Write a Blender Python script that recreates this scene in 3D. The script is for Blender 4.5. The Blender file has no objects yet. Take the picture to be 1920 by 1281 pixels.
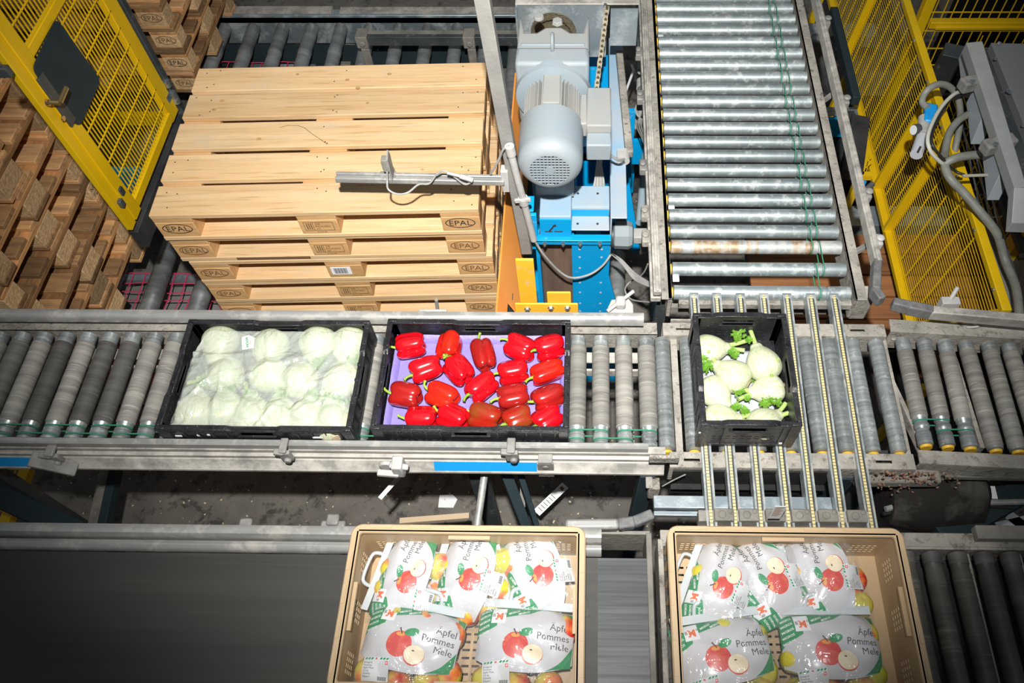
import bpy, math, random
import numpy as np
from mathutils import Vector, Matrix
random.seed(7)
SC = bpy.context.scene
COL = SC.collection
PI = math.pi

# ------------------------------------------------------------------ camera, world, lights, exposure
F_PX, CX, CY = 1502.6, 1077.1, 640.5
CAM_P = Vector((0.6607, -1.0405, 3.545))
def _rot(p, y, r):
    return (Matrix.Rotation(y, 3, 'Z') @ Matrix.Rotation(p, 3, 'X') @ Matrix.Rotation(r, 3, 'Z'))
CAM_R = _rot(.5544, .0342, -.0219)
cam = bpy.data.cameras.new('camera'); cam_o = bpy.data.objects.new('camera', cam); COL.objects.link(cam_o)
cam.sensor_width = 36; cam.lens = F_PX / 1920 * 36; cam.shift_x = -(CX - 960) / 1920
cam.clip_start = .05; cam.clip_end = 60
cam_o.matrix_world = Matrix.Translation(CAM_P) @ CAM_R.to_4x4()
SC.camera = cam_o
world = bpy.data.worlds.new('world'); SC.world = world; world.use_nodes = True
world.node_tree.nodes['Background'].inputs[0].default_value = (.75, .85, 1, 1)
world.node_tree.nodes['Background'].inputs[1].default_value = .07
def ray(u, v): return CAM_R @ Vector(((u - CX) / F_PX, -(v - CY) / F_PX, -1))
def ZP(u, v, z): r = ray(u, v); return CAM_P + r * ((z - CAM_P.z) / r.z)
def YP(u, v, y): r = ray(u, v); return CAM_P + r * ((y - CAM_P.y) / r.y)
def XP(u, v, x): r = ray(u, v); return CAM_P + r * ((x - CAM_P.x) / r.x)
# the photographer's flash, held just above the camera
fl = bpy.data.lights.new('flash', 'SPOT'); fl_o = bpy.data.objects.new('flash', fl); COL.objects.link(fl_o)
fl.energy = 880; fl.spot_size = math.radians(72); fl.spot_blend = 1.0; fl.shadow_soft_size = .035
fl.color = (1, .985, .96)
FP = CAM_P + Vector((-.02, .05, .62))
aim = ZP(1000, 370, 1.2)
fl_o.location = FP; fl_o.rotation_euler = (aim - FP).to_track_quat('-Z', 'Y').to_euler()
# hall lamp high overhead
ar = bpy.data.lights.new('hall_light', 'AREA'); ar_o = bpy.data.objects.new('hall_light', ar); COL.objects.link(ar_o)
ar.energy = 22; ar.size = 5; ar_o.location = (0.5, 1.2, 7.5); ar.color = (1, .97, .92)
SC.view_settings.view_transform = 'Standard'; SC.view_settings.look = 'None'
SC.view_settings.exposure = 0.35; SC.view_settings.gamma = 1; SC.view_settings.use_curve_mapping = False

# ------------------------------------------------------------------ materials
MATS = {}
def M(name, c1, c2=None, scale=8, stretch=(1, 1, 1), rough=.5, metal=0, lo=.35, hi=.65, bump=0, bscale=None, rand=0,
      dust=None, dlo=.45, dhi=.65, dscale=6, spec=.5, grain=None, coat=0, bstretch=None):
    if name in MATS: return MATS[name]
    m = bpy.data.materials.new(name); m.use_nodes = True; nt = m.node_tree; N = nt.nodes; L = nt.links
    b = N['Principled BSDF']; b.inputs['Roughness'].default_value = rough; b.inputs['Metallic'].default_value = metal
    b.inputs['Specular IOR Level'].default_value = spec; b.inputs['Coat Weight'].default_value = coat
    col = N.new('ShaderNodeRGB'); col.outputs[0].default_value = (*c1, 1); out = col.outputs[0]
    tc = N.new('ShaderNodeTexCoord'); oi = N.new('ShaderNodeObjectInfo')
    off = N.new('ShaderNodeVectorMath'); off.operation = 'MULTIPLY_ADD'; L.new(oi.outputs['Random'], off.inputs[0]); off.inputs[1].default_value = (7, 11, 13)
    L.new(tc.outputs['Object'], off.inputs[2]); vec = off.outputs[0]
    def noise(sc, st, detail=5, rgh=.6, dist=0):
        mp = N.new('ShaderNodeMapping'); mp.inputs['Scale'].default_value = st; L.new(vec, mp.inputs[0])
        n = N.new('ShaderNodeTexNoise'); n.inputs['Scale'].default_value = sc; n.inputs['Detail'].default_value = detail
        n.inputs['Roughness'].default_value = rgh; n.inputs['Distortion'].default_value = dist; L.new(mp.outputs[0], n.inputs[0]); return n.outputs[0]
    def ramp(s, a, c):
        r = N.new('ShaderNodeMapRange'); r.inputs[1].default_value = a; r.inputs[2].default_value = c; L.new(s, r.inputs[0]); return r.outputs[0]
    def mix(f, a, c, mode='MIX'):
        x = N.new('ShaderNodeMix'); x.data_type = 'RGBA'; x.blend_type = mode
        if isinstance(f, float): x.inputs[0].default_value = f
        else: L.new(f, x.inputs[0])
        for s, i in ((a, 6), (c, 7)):
            if isinstance(s, tuple): x.inputs[i].default_value = (*s, 1)
            else: L.new(s, x.inputs[i])
        return x.outputs[2]
    if c2: out = mix(ramp(noise(scale, stretch), lo, hi), out, c2)
    if grain:   # (colour, scale, stretch, lo, hi)
        out = mix(ramp(noise(grain[1], grain[2], 8, .7, .3), grain[3], grain[4]), out, grain[0])
    if dust:
        f = ramp(noise(dscale, (1, 1, 1), 8, .75), dlo, dhi); out = mix(f, out, dust)
        rr = N.new('ShaderNodeMapRange'); L.new(f, rr.inputs[0]); rr.inputs[3].default_value = rough; rr.inputs[4].default_value = .9; L.new(rr.outputs[0], b.inputs['Roughness'])
        if metal:
            r2 = N.new('ShaderNodeMapRange'); L.new(f, r2.inputs[0]); r2.inputs[3].default_value = metal; r2.inputs[4].default_value = 0; L.new(r2.outputs[0], b.inputs['Metallic'])
    if rand:
        h = N.new('ShaderNodeHueSaturation'); mr = N.new('ShaderNodeMapRange'); L.new(oi.outputs['Random'], mr.inputs[0])
        mr.inputs[3].default_value = 1 - rand; mr.inputs[4].default_value = 1 + rand; L.new(mr.outputs[0], h.inputs['Value']); L.new(out, h.inputs['Color']); out = h.outputs[0]
    L.new(out, b.inputs['Base Color'])
    if bump:
        bn = N.new('ShaderNodeBump'); bn.inputs['Strength'].default_value = bump; bn.inputs['Distance'].default_value = .01
        L.new(noise(bscale or scale, bstretch or stretch, 6), bn.inputs['Height']); L.new(bn.outputs[0], b.inputs['Normal'])
    MATS[name] = m; return m
DUST = (.42, .39, .34)
zinc = M('zinc_steel', (.50, .56, .57), (.36, .41, .43), 9, (1, 14, 14), .33, .85, rand=.12, dust=(.40, .39, .35), dscale=22, dlo=.56, dhi=.72)
zincY = M('zinc_steel_banded', (.48, .51, .50), (.27, .30, .30), 14, (.3, 7, .3), .34, .6, rand=.2, dust=(.36, .36, .33), dscale=50, dlo=.56, dhi=.74)
zincX = M('zinc_roller_across', (.52, .585, .585), (.38, .44, .45), 5, (3, .5, .5), .36, .7, rand=.16, dust=(.44, .44, .40), dscale=26, dlo=.52, dhi=.75)
rusty = M('rusty_roller', (.50, .54, .53), (.46, .30, .17), 5, (3, .5, .5), .42, .5, lo=.5, hi=.56, dust=(.44, .43, .38), dscale=26)
sleeve = M('dirty_grip_sleeve', (.30, .285, .25), (.17, .16, .145), 10, (.2, 5, .2), .62, 0, rand=.28, grain=((.44, .42, .37), 26, (.3, 5, .3), .57, .66), bump=.15, bscale=60)
sleeveD = M('dark_grip_sleeve', (.13, .125, .11), (.075, .07, .065), 8, (.2, 5, .2), .6, 0, rand=.25, grain=((.30, .28, .25), 18, (.3, 6, .3), .60, .70))
lowroll = M('worn_dark_roller', (.098, .092, .074), (.055, .053, .046), 7, (.2, 3, .2), .5, 0, rand=.2, grain=((.16, .155, .13), 14, (.3, 4, .3), .56, .70))
aluR = M('brushed_guide_rail', (.42, .42, .40), (.31, .31, .29), 6, (.4, 8, 8), .38, .4, dust=DUST, dscale=9, dlo=.5, dhi=.72)
aluD = M('dusty_aluminium', (.44, .42, .38), (.30, .285, .255), 7, (.5, 5, 5), .5, .35, dust=(.50, .47, .41), dscale=12, dlo=.42, dhi=.66)
frameD = M('dusty_frame', (.42, .39, .335), (.24, .225, .195), 9, (1, 1, 1), .75, .05, bump=.4, bscale=80, grain=((.13, .11, .09), 38, (1, 1, 1), .53, .66))
frameDD = M('dirty_dark_frame', (.26, .245, .21), (.15, .14, .12), 9, (1, 1, 1), .8, 0, bump=.3, bscale=60, grain=((.36, .30, .24), 60, (1, 1, 1), .6, .72))
galv = M('galvanised_sheet', (.44, .50, .53), (.34, .42, .46), 4, (1, 1, 1), .38, .7, lo=.4, hi=.6, dust=(.52, .52, .48), dscale=5, dlo=.5, dhi=.8)
strip = M('transfer_rail_steel', (.47, .52, .53), (.33, .36, .36), 12, (1, 1, 1), .42, .55, dust=(.40, .38, .33), dscale=14, dlo=.48, dhi=.66)
chainm = M('oily_chain', (.19, .16, .10), (.10, .085, .06), 40, (1, 1, 1), .5, .5)
blue = M('blue_paint', (.0, .33, .68), (.0, .28, .60), 3, (1, 1, 1), .42, 0, dust=(.52, .55, .57), dscale=5, dlo=.60, dhi=.85)
blueL = M('dusty_blue_paint', (.24, .40, .54), (.40, .41, .41), 4, (1, 1, 1), .6, 0, lo=.3, hi=.7)
blueS = M('blue_sticker', (.01, .25, .58), None, rough=.35)
motorm = M('motor_grey', (.23, .29, .325), (.27, .295, .305), 4, (1, 1, 1), .55, 0, bump=.08, bscale=120)
motorD = M('dusty_motor_grey', (.30, .29, .26), (.26, .275, .275), 5, (1, 1, 1), .7, 0)
yellow = M('yellow_paint', (.78, .50, .004), (.70, .44, .004), 5, (1, 1, 1), .42, 0, dust=(.42, .30, .06), dscale=16, dlo=.60, dhi=.8)
yorange = M('yellow_orange_paint', (.95, .48, .03), (.85, .42, .03), 5, (1, 1, 1), .45, 0, dust=(.62, .42, .25), dscale=30, dlo=.58, dhi=.68)
orange = M('orange_paint', (.90, .36, .07), (.84, .30, .06), 3, (1, 1, 1), .5, 0)
slate = M('dark_slate_plate', (.018, .032, .038), (.024, .038, .044), 10, (1, 1, 1), .6, 0, spec=.2, dust=(.12, .14, .15), dscale=45, dlo=.72, dhi=.80)
darkst = M('dark_steel', (.045, .055, .06), (.08, .09, .09), 6, (1, 1, 1), .5, .3, dust=(.2, .19, .17), dscale=20, dlo=.55, dhi=.8)
blackm = M('black_plastic', (.012, .012, .014), (.028, .028, .03), 20, (1, 1, 1), .30, 0, grain=((.42, .43, .44), 170, (1, 1, 1), .665, .70), bump=.3, bscale=90)  # pale grain specks paint water droplet glints into the colour
blackp = M('plain_black_panel', (.02, .022, .025), (.05, .05, .05), 8, (1, 1, 1), .5, 0, grain=((.25, .25, .25), 120, (1, 1, 1), .68, .74))
rubber = M('grey_rubber_tip', (.10, .10, .10), (.17, .17, .17), 40, (1, 1, 1), .6, 0)
clampm = M('grey_plastic_clamp', (.17, .165, .155), (.28, .27, .25), 20, (1, 1, 1), .55, 0)
clampL = M('light_plastic_clamp', (.36, .36, .34), (.46, .45, .42), 20, (1, 1, 1), .55, 0)
woodN = M('new_pine', (.60, .385, .185), (.68, .48, .27), 3, (.6, 9, 9), .65, 0, rand=.16, dust=(.50, .40, .26), dscale=4, dlo=.52, dhi=.8, grain=((.40, .23, .10), 9, (.35, 9, 9), .53, .70), bump=.1, bscale=60)
woodE = M('pine_block', (.62, .37, .16), (.50, .28, .11), 8, (1, 2, 5), .7, 0, rand=.10, grain=((.44, .24, .10), 20, (1, 1, 4), .6, .75))
woodO = M('old_brown_pine', (.66, .33, .12), (.34, .18, .075), 5, (5, .7, 5), .75, 0, rand=.45, grain=((.20, .115, .055), 10, (6, .5, 6), .54, .74), bump=.2, bscale=40)
woodOx = M('old_brown_pine_along', (.66, .37, .15), (.38, .21, .10), 5, (.7, 5, 5), .75, 0, rand=.6, grain=((.20, .12, .06), 10, (.5, 6, 6), .52, .70), bump=.2, bscale=40)
chip = M('chipboard_block', (.76, .51, .27), (.54, .34, .16), 60, (1, 1, 1), .85, 0, rand=.4, bump=.6, bscale=90)
woodR = M('red_brown_boards', (.36, .15, .05), (.24, .10, .04), 4, (.5, 9, 9), .7, 0, rand=.2, grain=((.12, .05, .02), 8, (.4, 9, 9), .55, .72))
ink = M('black_ink', (.03, .025, .02), None, rough=.7)
inkO = M('faded_ink', (.16, .09, .04), None, rough=.8)
concrete = M('dark_concrete', (.115, .104, .09), (.17, .155, .132), 5, (1, 1, 1), .8, 0, bump=.6, bscale=24, grain=((.055, .05, .045), 14, (1, 1, 1), .52, .62))
belt = M('dark_rubber_belt', (.036, .035, .031), (.050, .048, .041), 4, (.15, 5, 1), .55, 0, grain=((.062, .057, .046), 6, (.2, 9, 1), .55, .75))
beltW = M('worn_shiny_belt', (.10, .105, .11), (.04, .042, .045), 12, (.15, 7, 1), .4, .2)
tan = M('beige_plastic', (.50, .36, .21), (.46, .33, .19), 5, (1, 1, 1), .45, 0)
purple = M('purple_tray', (.225, .18, .48), (.25, .20, .52), 12, (1, 1, 1), .5, 0, bump=.5, bscale=22)
whiteT = M('pale_grey_liner', (.44, .47, .50), None, rough=.6)
whitep = M('white_paper', (.80, .81, .82), None, rough=.55)
whiteL = M('matte_white_label', (.62, .64, .65), None, rough=.6)
red = M('red_ink', (.72, .03, .02), None, rough=.5)
green = M('green_ink', (.0, .25, .075), None, rough=.45)
orlogo = M('orange_red_ink', (.80, .14, .02), None, rough=.5)
oring = M('green_drive_belt', (.03, .22, .12), None, rough=.5)
yband = M('pale_yellow_belt', (.72, .62, .30), (.60, .52, .26), 30, (1, 1, 1), .6, 0)
ybear = M('yellow_bearing', (.70, .42, .03), None, rough=.5)
pinknet = M('pink_cord', (.62, .04, .11), None, rough=.7)
card = M('brown_cardboard', (.62, .36, .19), (.55, .31, .16), 4, (1, 1, 1), .8, 0)
cabm = M('grey_cabinet_paint', (.36, .37, .36), (.30, .31, .30), 6, (1, 1, 1), .5, .0, grain=((.12, .11, .10), 30, (1, 1, 1), .68, .74))
cabd = M('dark_cabinet_top', (.17, .172, .17), None, rough=.55)
hosem = M('grey_green_hose', (.24, .25, .215), (.17, .175, .15), 14, (1, 1, 1), .5, 0)
wirem = M('pale_grey_cable', (.36, .36, .34), (.28, .28, .26), 20, (1, 1, 1), .5, 0)
bkcab = M('black_cable', (.02, .02, .02), None, rough=.4)
brass = M('brass', (.55, .42, .20), None, rough=.3, metal=.9)
bluepl = M('blue_plastic_valve', (.01, .30, .72), None, rough=.4)
brownst = M('worn_brown_steel', (.16, .11, .085), (.30, .20, .15), 4, (4, 1, .6), .4, .4)
steelD = M('dark_pallet_roller', (.36, .38, .38), (.20, .215, .215), 6, (.4, 3, .4), .42, .5, rand=.2, dust=(.28, .265, .23), dscale=14, dlo=.55, dhi=.75)

def simple_nodes(name):
    m = bpy.data.materials.new(name); m.use_nodes = True; MATS[name] = m; return m, m.node_tree.nodes, m.node_tree.links, m.node_tree.nodes['Principled BSDF']
def film(name, col, alpha, rough, bump, bsc, metal=0):
    m, N, L, b = simple_nodes(name)
    tc = N.new('ShaderNodeTexCoord'); n = N.new('ShaderNodeTexNoise'); n.inputs['Scale'].default_value = bsc; n.inputs['Detail'].default_value = 3
    n.inputs['Distortion'].default_value = 1.2
    L.new(tc.outputs['Object'], n.inputs[0]); bn = N.new('ShaderNodeBump'); bn.inputs['Strength'].default_value = bump; bn.inputs['Distance'].default_value = .02
    L.new(n.outputs[0], bn.inputs['Height']); L.new(bn.outputs[0], b.inputs['Normal'])
    b.inputs['Base Color'].default_value = (*col, 1); b.inputs['Roughness'].default_value = rough; b.inputs['Alpha'].default_value = alpha
    b.inputs['Specular IOR Level'].default_value = .7
    # thin film: clear where alpha is low, yet still glossy
    tr = N.new('ShaderNodeBsdfTransparent'); gl = N.new('ShaderNodeBsdfGlossy'); gl.inputs['Roughness'].default_value = .16
    L.new(bn.outputs[0], gl.inputs['Normal'])
    mx = N.new('ShaderNodeMixShader'); mx.inputs[0].default_value = .045
    b.inputs['Alpha'].default_value = 1
    mx2 = N.new('ShaderNodeMixShader'); mx2.inputs[0].default_value = alpha
    L.new(tr.outputs[0], mx2.inputs[1]); L.new(b.outputs[0], mx2.inputs[2])
    L.new(mx2.outputs[0], mx.inputs[1]); L.new(gl.outputs[0], mx.inputs[2])
    L.new(mx.outputs[0], N['Material Output'].inputs['Surface'])
    return m
clearfilm = film('clear_bag_film', (.85, .87, .88), .09, .15, 1.0, 16)
milkfilm = film('milky_bag_film', (.74, .80, .70), .42, .22, 1.0, 11)
handlem = film('clear_plastic_handle', (.66, .71, .73), .66, .25, .1, 9)

def pepper_mat(name, c1, c2, amt):
    m = M(name, c1, c2, 14, (1, 1, 1), .16, 0, lo=1 - amt - .14, hi=1 - amt + .14, spec=.6, coat=.6)
    return m
pep = [pepper_mat('red_pepper_skin', (.60, .003, .010), (.50, .004, .008), .5),
       pepper_mat('orange_red_pepper_skin', (.60, .007, .005), (.52, .018, .005), .5),
       pepper_mat('dark_red_pepper_skin', (.26, .010, .008), (.38, .010, .008), .45),
       pepper_mat('turning_pepper_skin', (.32, .012, .006), (.17, .055, .008), .45)]
stemm = M('pepper_stem_green', (.20, .33, .03), (.30, .40, .05), 30, (1, 1, 1), .45, 0)
bulbm = M('fennel_bulb', (.52, .54, .36), (.36, .47, .17), 9, (2, 18, 18), .38, 0, lo=.45, hi=.72, rand=.05, grain=((.62, .62, .50), 14, (1, 14, 14), .48, .62))
stalkm = M('fennel_stalk', (.30, .44, .10), (.42, .52, .20), 12, (2, 14, 14), .4, 0)
frondm = M('fennel_frond', (.10, .27, .015), (.18, .36, .03), 30, (1, 1, 1), .55, 0)
cutm = M('fennel_cut', (.62, .50, .34), (.45, .33, .2), 30, (1, 1, 1), .7, 0)
def apple_mat(name, flip):
    m, N, L, b = simple_nodes(name)
    tc = N.new('ShaderNodeTexCoord'); oi = N.new('ShaderNodeObjectInfo')
    off = N.new('ShaderNodeVectorMath'); off.operation = 'MULTIPLY_ADD'; L.new(oi.outputs['Random'], off.inputs[0]); off.inputs[1].default_value = (5, 7, 9); L.new(tc.outputs['Object'], off.inputs[2])
    n = N.new('ShaderNodeTexNoise'); n.inputs['Scale'].default_value = 13; n.inputs['Detail'].default_value = 4; L.new(off.outputs[0], n.inputs[0])
    r = N.new('ShaderNodeValToRGB'); e = r.color_ramp
    e.elements[0].position = .30; e.elements[0].color = (.50, .50, .03, 1); e.elements[1].position = .68; e.elements[1].color = (.55, .02, .02, 1)
    k = e.elements.new(.5); k.color = (.66, .55, .07, 1) ; k = e.elements.new(.58); k.color = (.72, .24, .06, 1)
    L.new(n.outputs[0], r.inputs[0]); L.new(r.outputs[0], b.inputs['Base Color']); b.inputs['Roughness'].default_value = .22; return m
applem = apple_mat('apple_skin', 0)

# ------------------------------------------------------------------ mesh builder
class MB:
    def __init__(s): s.v = []; s.f = []
    def add(s, vs, fs):
        o = len(s.v); s.v += [tuple(p) for p in vs]; s.f += [tuple(i + o for i in f) for f in fs]; return s
    def box(s, x0, x1, y0, y1, z0, z1):
        return s.add([(x0, y0, z0), (x1, y0, z0), (x1, y1, z0), (x0, y1, z0), (x0, y0, z1), (x1, y0, z1), (x1, y1, z1), (x0, y1, z1)],
                     [(3, 2, 1, 0), (4, 5, 6, 7), (0, 1, 5, 4), (1, 2, 6, 5), (2, 3, 7, 6), (3, 0, 4, 7)])
    def prism(s, poly, axis, a, b):
        # poly in the plane of the other two axes, extruded along axis from a to b
        n = len(poly)
        def mk(p, t): return (t, p[0], p[1]) if axis == 'x' else ((p[0], t, p[1]) if axis == 'y' else (p[0], p[1], t))
        return s.add([mk(p, a) for p in poly] + [mk(p, b) for p in poly],
                     [tuple(range(n))[::-1], tuple(range(n, 2 * n))] + [(i, (i + 1) % n, n + (i + 1) % n, n + i) for i in range(n)])
    def beam(s, p0, p1, w, h, up=(0, 0, 1)):
        p0 = Vector(p0); p1 = Vector(p1); d = (p1 - p0).normalized(); up = Vector(up)
        if abs(d.dot(up)) > .98: up = Vector((0, 1, 0))
        r = d.cross(up).normalized(); u = r.cross(d)
        vs = [p + r * (a * w / 2) + u * (b * h / 2) for p in (p0, p1) for a, b in ((-1, -1), (1, -1), (1, 1), (-1, 1))]
        return s.add(vs, [(3, 2, 1, 0), (4, 5, 6, 7), (0, 1, 5, 4), (1, 2, 6, 5), (2, 3, 7, 6), (3, 0, 4, 7)])
    def tube(s, pts, r, n=10, caps=True, closed=False):
        pts = [Vector(p) for p in pts]; rings = []; N = len(pts); rs = r if isinstance(r, (list, tuple)) else [r] * N
        prev = None
        for i, p in enumerate(pts):
            if closed: d = (pts[(i + 1) % N] - pts[i - 1])
            else: d = (pts[min(i + 1, N - 1)] - pts[max(i - 1, 0)])
            d.normalize()
            if prev is None: a = Vector((0, 0, 1)) if abs(d.z) < .9 else Vector((1, 0, 0)); u = d.cross(a).normalized()
            else: u = (prev - d * prev.dot(d)); u = u.normalized() if u.length > 1e-6 else d.orthogonal().normalized()
            prev = u; w = d.cross(u)
            rings.append([p + (u * math.cos(2 * PI * k / n) + w * math.sin(2 * PI * k / n)) * rs[i] for k in range(n)])
        vs = [q for g in rings for q in g]; fs = []
        for i in range(N if closed else N - 1):
            j = (i + 1) % N
            for k in range(n): fs.append((i * n + k, i * n + (k + 1) % n, j * n + (k + 1) % n, j * n + k))
        if caps and not closed: fs += [tuple(range(n))[::-1], tuple((N - 1) * n + k for k in range(n))]
        return s.add(vs, fs)
    def lathe(s, prof, p0, axis, n=20, caps=True):
        # prof: (t along axis, radius)
        d = Vector(axis).normalized(); p0 = Vector(p0); a = Vector((0, 0, 1)) if abs(d.z) < .9 else Vector((1, 0, 0)); u = d.cross(a).normalized(); w = d.cross(u)
        vs = [p0 + d * t + (u * math.cos(2 * PI * k / n) + w * math.sin(2 * PI * k / n)) * r for t, r in prof for k in range(n)]
        fs = [(i * n + k, i * n + (k + 1) % n, (i + 1) * n + (k + 1) % n, (i + 1) * n + k) for i in range(len(prof) - 1) for k in range(n)]
        if caps: fs += [tuple(range(n))[::-1], tuple((len(prof) - 1) * n + k for k in range(n))]
        return s.add(vs, fs)
    def panel(s, o, u, v, W, H, holes, t):
        # rectangular sheet with rectangular holes, thickness t along u x v
        o = Vector(o); u = Vector(u).normalized(); v = Vector(v).normalized(); nrm = u.cross(v)
        xs = sorted({0, W, *[a for h in holes for a in (h[0], h[1])]}); ys = sorted({0, H, *[a for h in holes for a in (h[2], h[3])]})
        xs = [x for x in xs if 0 <= x <= W]; ys = [y for y in ys if 0 <= y <= H]
        def solid(i, j):
            if i < 0 or j < 0 or i >= len(xs) - 1 or j >= len(ys) - 1: return False
            cx = (xs[i] + xs[i + 1]) / 2; cy = (ys[j] + ys[j + 1]) / 2
            return not any(h[0] < cx < h[1] and h[2] < cy < h[3] for h in holes)
        nx, ny = len(xs), len(ys)
        base = len(s.v)
        for w in (0, t):
            for y in ys:
                for x in xs: s.v.append(tuple(o + u * x + v * y + nrm * w))
        I = lambda i, j, k: base + k * nx * ny + j * nx + i
        for i in range(nx - 1):
            for j in range(ny - 1):
                if not solid(i, j): continue
                s.f.append((I(i, j, 1), I(i + 1, j, 1), I(i + 1, j + 1, 1), I(i, j + 1, 1))); s.f.append((I(i, j, 0), I(i, j + 1, 0), I(i + 1, j + 1, 0), I(i + 1, j, 0)))
                if not solid(i - 1, j): s.f.append((I(i, j, 0), I(i, j, 1), I(i, j + 1, 1), I(i, j + 1, 0)))
                if not solid(i + 1, j): s.f.append((I(i + 1, j, 0), I(i + 1, j + 1, 0), I(i + 1, j + 1, 1), I(i + 1, j, 1)))
                if not solid(i, j - 1): s.f.append((I(i, j, 0), I(i + 1, j, 0), I(i + 1, j, 1), I(i, j, 1)))
                if not solid(i, j + 1): s.f.append((I(i, j + 1, 0), I(i, j + 1, 1), I(i + 1, j + 1, 1), I(i + 1, j + 1, 0)))
        return s

def PM(parent):
    if not parent: return Matrix.Identity(4)
    return PM(parent.parent) @ Matrix.LocRotScale(parent.location, parent.rotation_euler, parent.scale)
def obj(name, mb, mat, parent=None, world=True, bevel=0, smooth=40, label=None, loc=None):
    """link one mesh object; with world=True the vertices were given in world space"""
    me = bpy.data.meshes.new(name); vs = mb.v
    if parent and world:
        mi = PM(parent).inverted(); vs = [mi @ Vector(p) for p in vs]
    o = bpy.data.objects.new(name, me)
    if not parent and world:
        a = np.array(vs); c = (a.min(0) + a.max(0)) / 2; c[2] = a[:, 2].min(); vs = (a - c).tolist(); o.location = c
    me.from_pydata([tuple(p) for p in vs], [], mb.f); me.validate(); me.materials.append(mat)
    if smooth:
        me.shade_smooth(); me.set_sharp_from_angle(angle=math.radians(smooth))
    COL.objects.link(o)
    if loc is not None: o.location = loc
    if parent: o.parent = parent
    if bevel:
        b = o.modifiers.new('bevel', 'BEVEL'); b.width = bevel; b.segments = 2; b.limit_method = 'ANGLE'
    if label: o['label'] = label
    return o
def thing(name, label, cat, loc=(0, 0, 0), rz=0, group=None):
    o = bpy.data.objects.new(name, None); COL.objects.link(o); o.location = loc; o.rotation_euler = (0, 0, rz); o.empty_display_size = .05
    o['label'] = label; o['category'] = cat
    if group: o['group'] = group
    return o
def tag(o, label, cat, group=None, kind=None):
    o['label'] = label; o['category'] = cat
    if group: o['group'] = group
    if kind: o['kind'] = kind
    return o
def dup(root, loc, rz=0, label=None, group=None, rot=None, scale=None):
    def cp(o, par):
        c = o.copy(); COL.objects.link(c); c.parent = par
        for ch in list(o.children): cp(ch, c)
        return c
    kids = list(root.children); r = root.copy(); COL.objects.link(r); r.location = loc; r.rotation_euler = rot if rot else (0, 0, rz)
    if scale: r.scale = scale
    for ch in kids: cp(ch, r)
    if label: r['label'] = label
    if group: r['group'] = group
    return r
def smooth_path(pts, n=6):
    P = [Vector(p) for p in pts]; out = []
    for i in range(len(P) - 1):
        a = P[max(i - 1, 0)]; b = P[i]; c = P[i + 1]; d = P[min(i + 2, len(P) - 1)]
        for k in range(n):
            t = k / n; out.append(.5 * ((2 * b) + (c - a) * t + (2 * a - 5 * b + 4 * c - d) * t * t + (3 * b - a - 3 * c + d) * t ** 3))
    out.append(P[-1]); return out
_tc = {}
def text2d(s, size=1, align='LEFT', bold=0):
    k = (s, size, align, bold)
    if k in _tc: return _tc[k]
    c = bpy.data.curves.new('t', 'FONT'); c.body = s; c.size = size; c.align_x = align; c.resolution_u = 2; c.offset = bold
    o = bpy.data.objects.new('t', c); COL.objects.link(o); dg = bpy.context.evaluated_depsgraph_get(); dg.update()
    me = bpy.data.meshes.new_from_object(o.evaluated_get(dg)); v = [(p.co.x, p.co.y) for p in me.vertices]; f = [tuple(q.vertices) for q in me.polygons]
    bpy.data.objects.remove(o); bpy.data.curves.remove(c); bpy.data.meshes.remove(me); _tc[k] = (v, f); return v, f
def put2d(mb, vf, fn):
    v, f = vf; mb.add([fn(*p) for p in v], f); return mb
def ring2d(rx, ry, w, n=32):
    v = [((rx - k * w) * math.cos(2 * PI * i / n), (ry - k * w) * math.sin(2 * PI * i / n)) for k in (0, 1) for i in range(n)]
    return v, [(i, (i + 1) % n, n + (i + 1) % n, n + i) for i in range(n)]
def rect2d(x0, x1, y0, y1, nx=1, ny=1):
    v = [(x0 + (x1 - x0) * i / nx, y0 + (y1 - y0) * j / ny) for j in range(ny + 1) for i in range(nx + 1)]
    return v, [(j * (nx + 1) + i, j * (nx + 1) + i + 1, (j + 1) * (nx + 1) + i + 1, (j + 1) * (nx + 1) + i) for j in range(ny) for i in range(nx)]

# ------------------------------------------------------------------ floor
fl_mb = MB().box(-8, 8, -3, 10, -.05, 0)
floor = obj('floor', fl_mb, concrete, smooth=0); floor['kind'] = 'structure'
ZR = 1.235     # top of the crate conveyor's rollers

# ------------------------------------------------------------------ crate conveyor, left part
def roller_mb(x, y0, y1, z, r=.026, groove=True, sl=False):
    L = y1 - y0; pr = [(0, r * .7), (.004, r), ]
    if groove: pr += [(.022, r), (.026, r * .86), (.031, r * .86), (.035, r), (.052, r), (.056, r * .86), (.061, r * .86), (.066, r)]
    pr += [(L - .004, r), (L, r * .7)]
    return MB().lathe(pr, (x, y0, z), (0, 1, 0), 20)
def add_roller(parent, x, y0, y1, z, kind, r=.026, name='roller'):
    m = {'sleeve': zincY, 'dark': zincY, 'steel': zincY, 'low': lowroll}[kind]
    ro = obj(name, roller_mb(x, y0, y1, z, r, kind in ('sleeve', 'dark', 'steelg')), m, parent)
    if kind in ('sleeve', 'dark'):
        obj('grip_sleeve', MB().lathe([(0, r), (.003, r * 1.13), (y1 - y0 - .118, r * 1.13), (y1 - y0 - .115, r)], (x, y0 + .075, z), (0, 1, 0), 20, False),
            sleeve if kind == 'sleeve' else sleeveD, parent)
    return ro
def bearing(parent, x, y, z, r=.019):
    obj('bearing_cap', MB().lathe([(0, r), (.004, r * 1.05), (.01, r * .9)], (x, y, z), (0, 1, 0), 16), ybear, parent)
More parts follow.
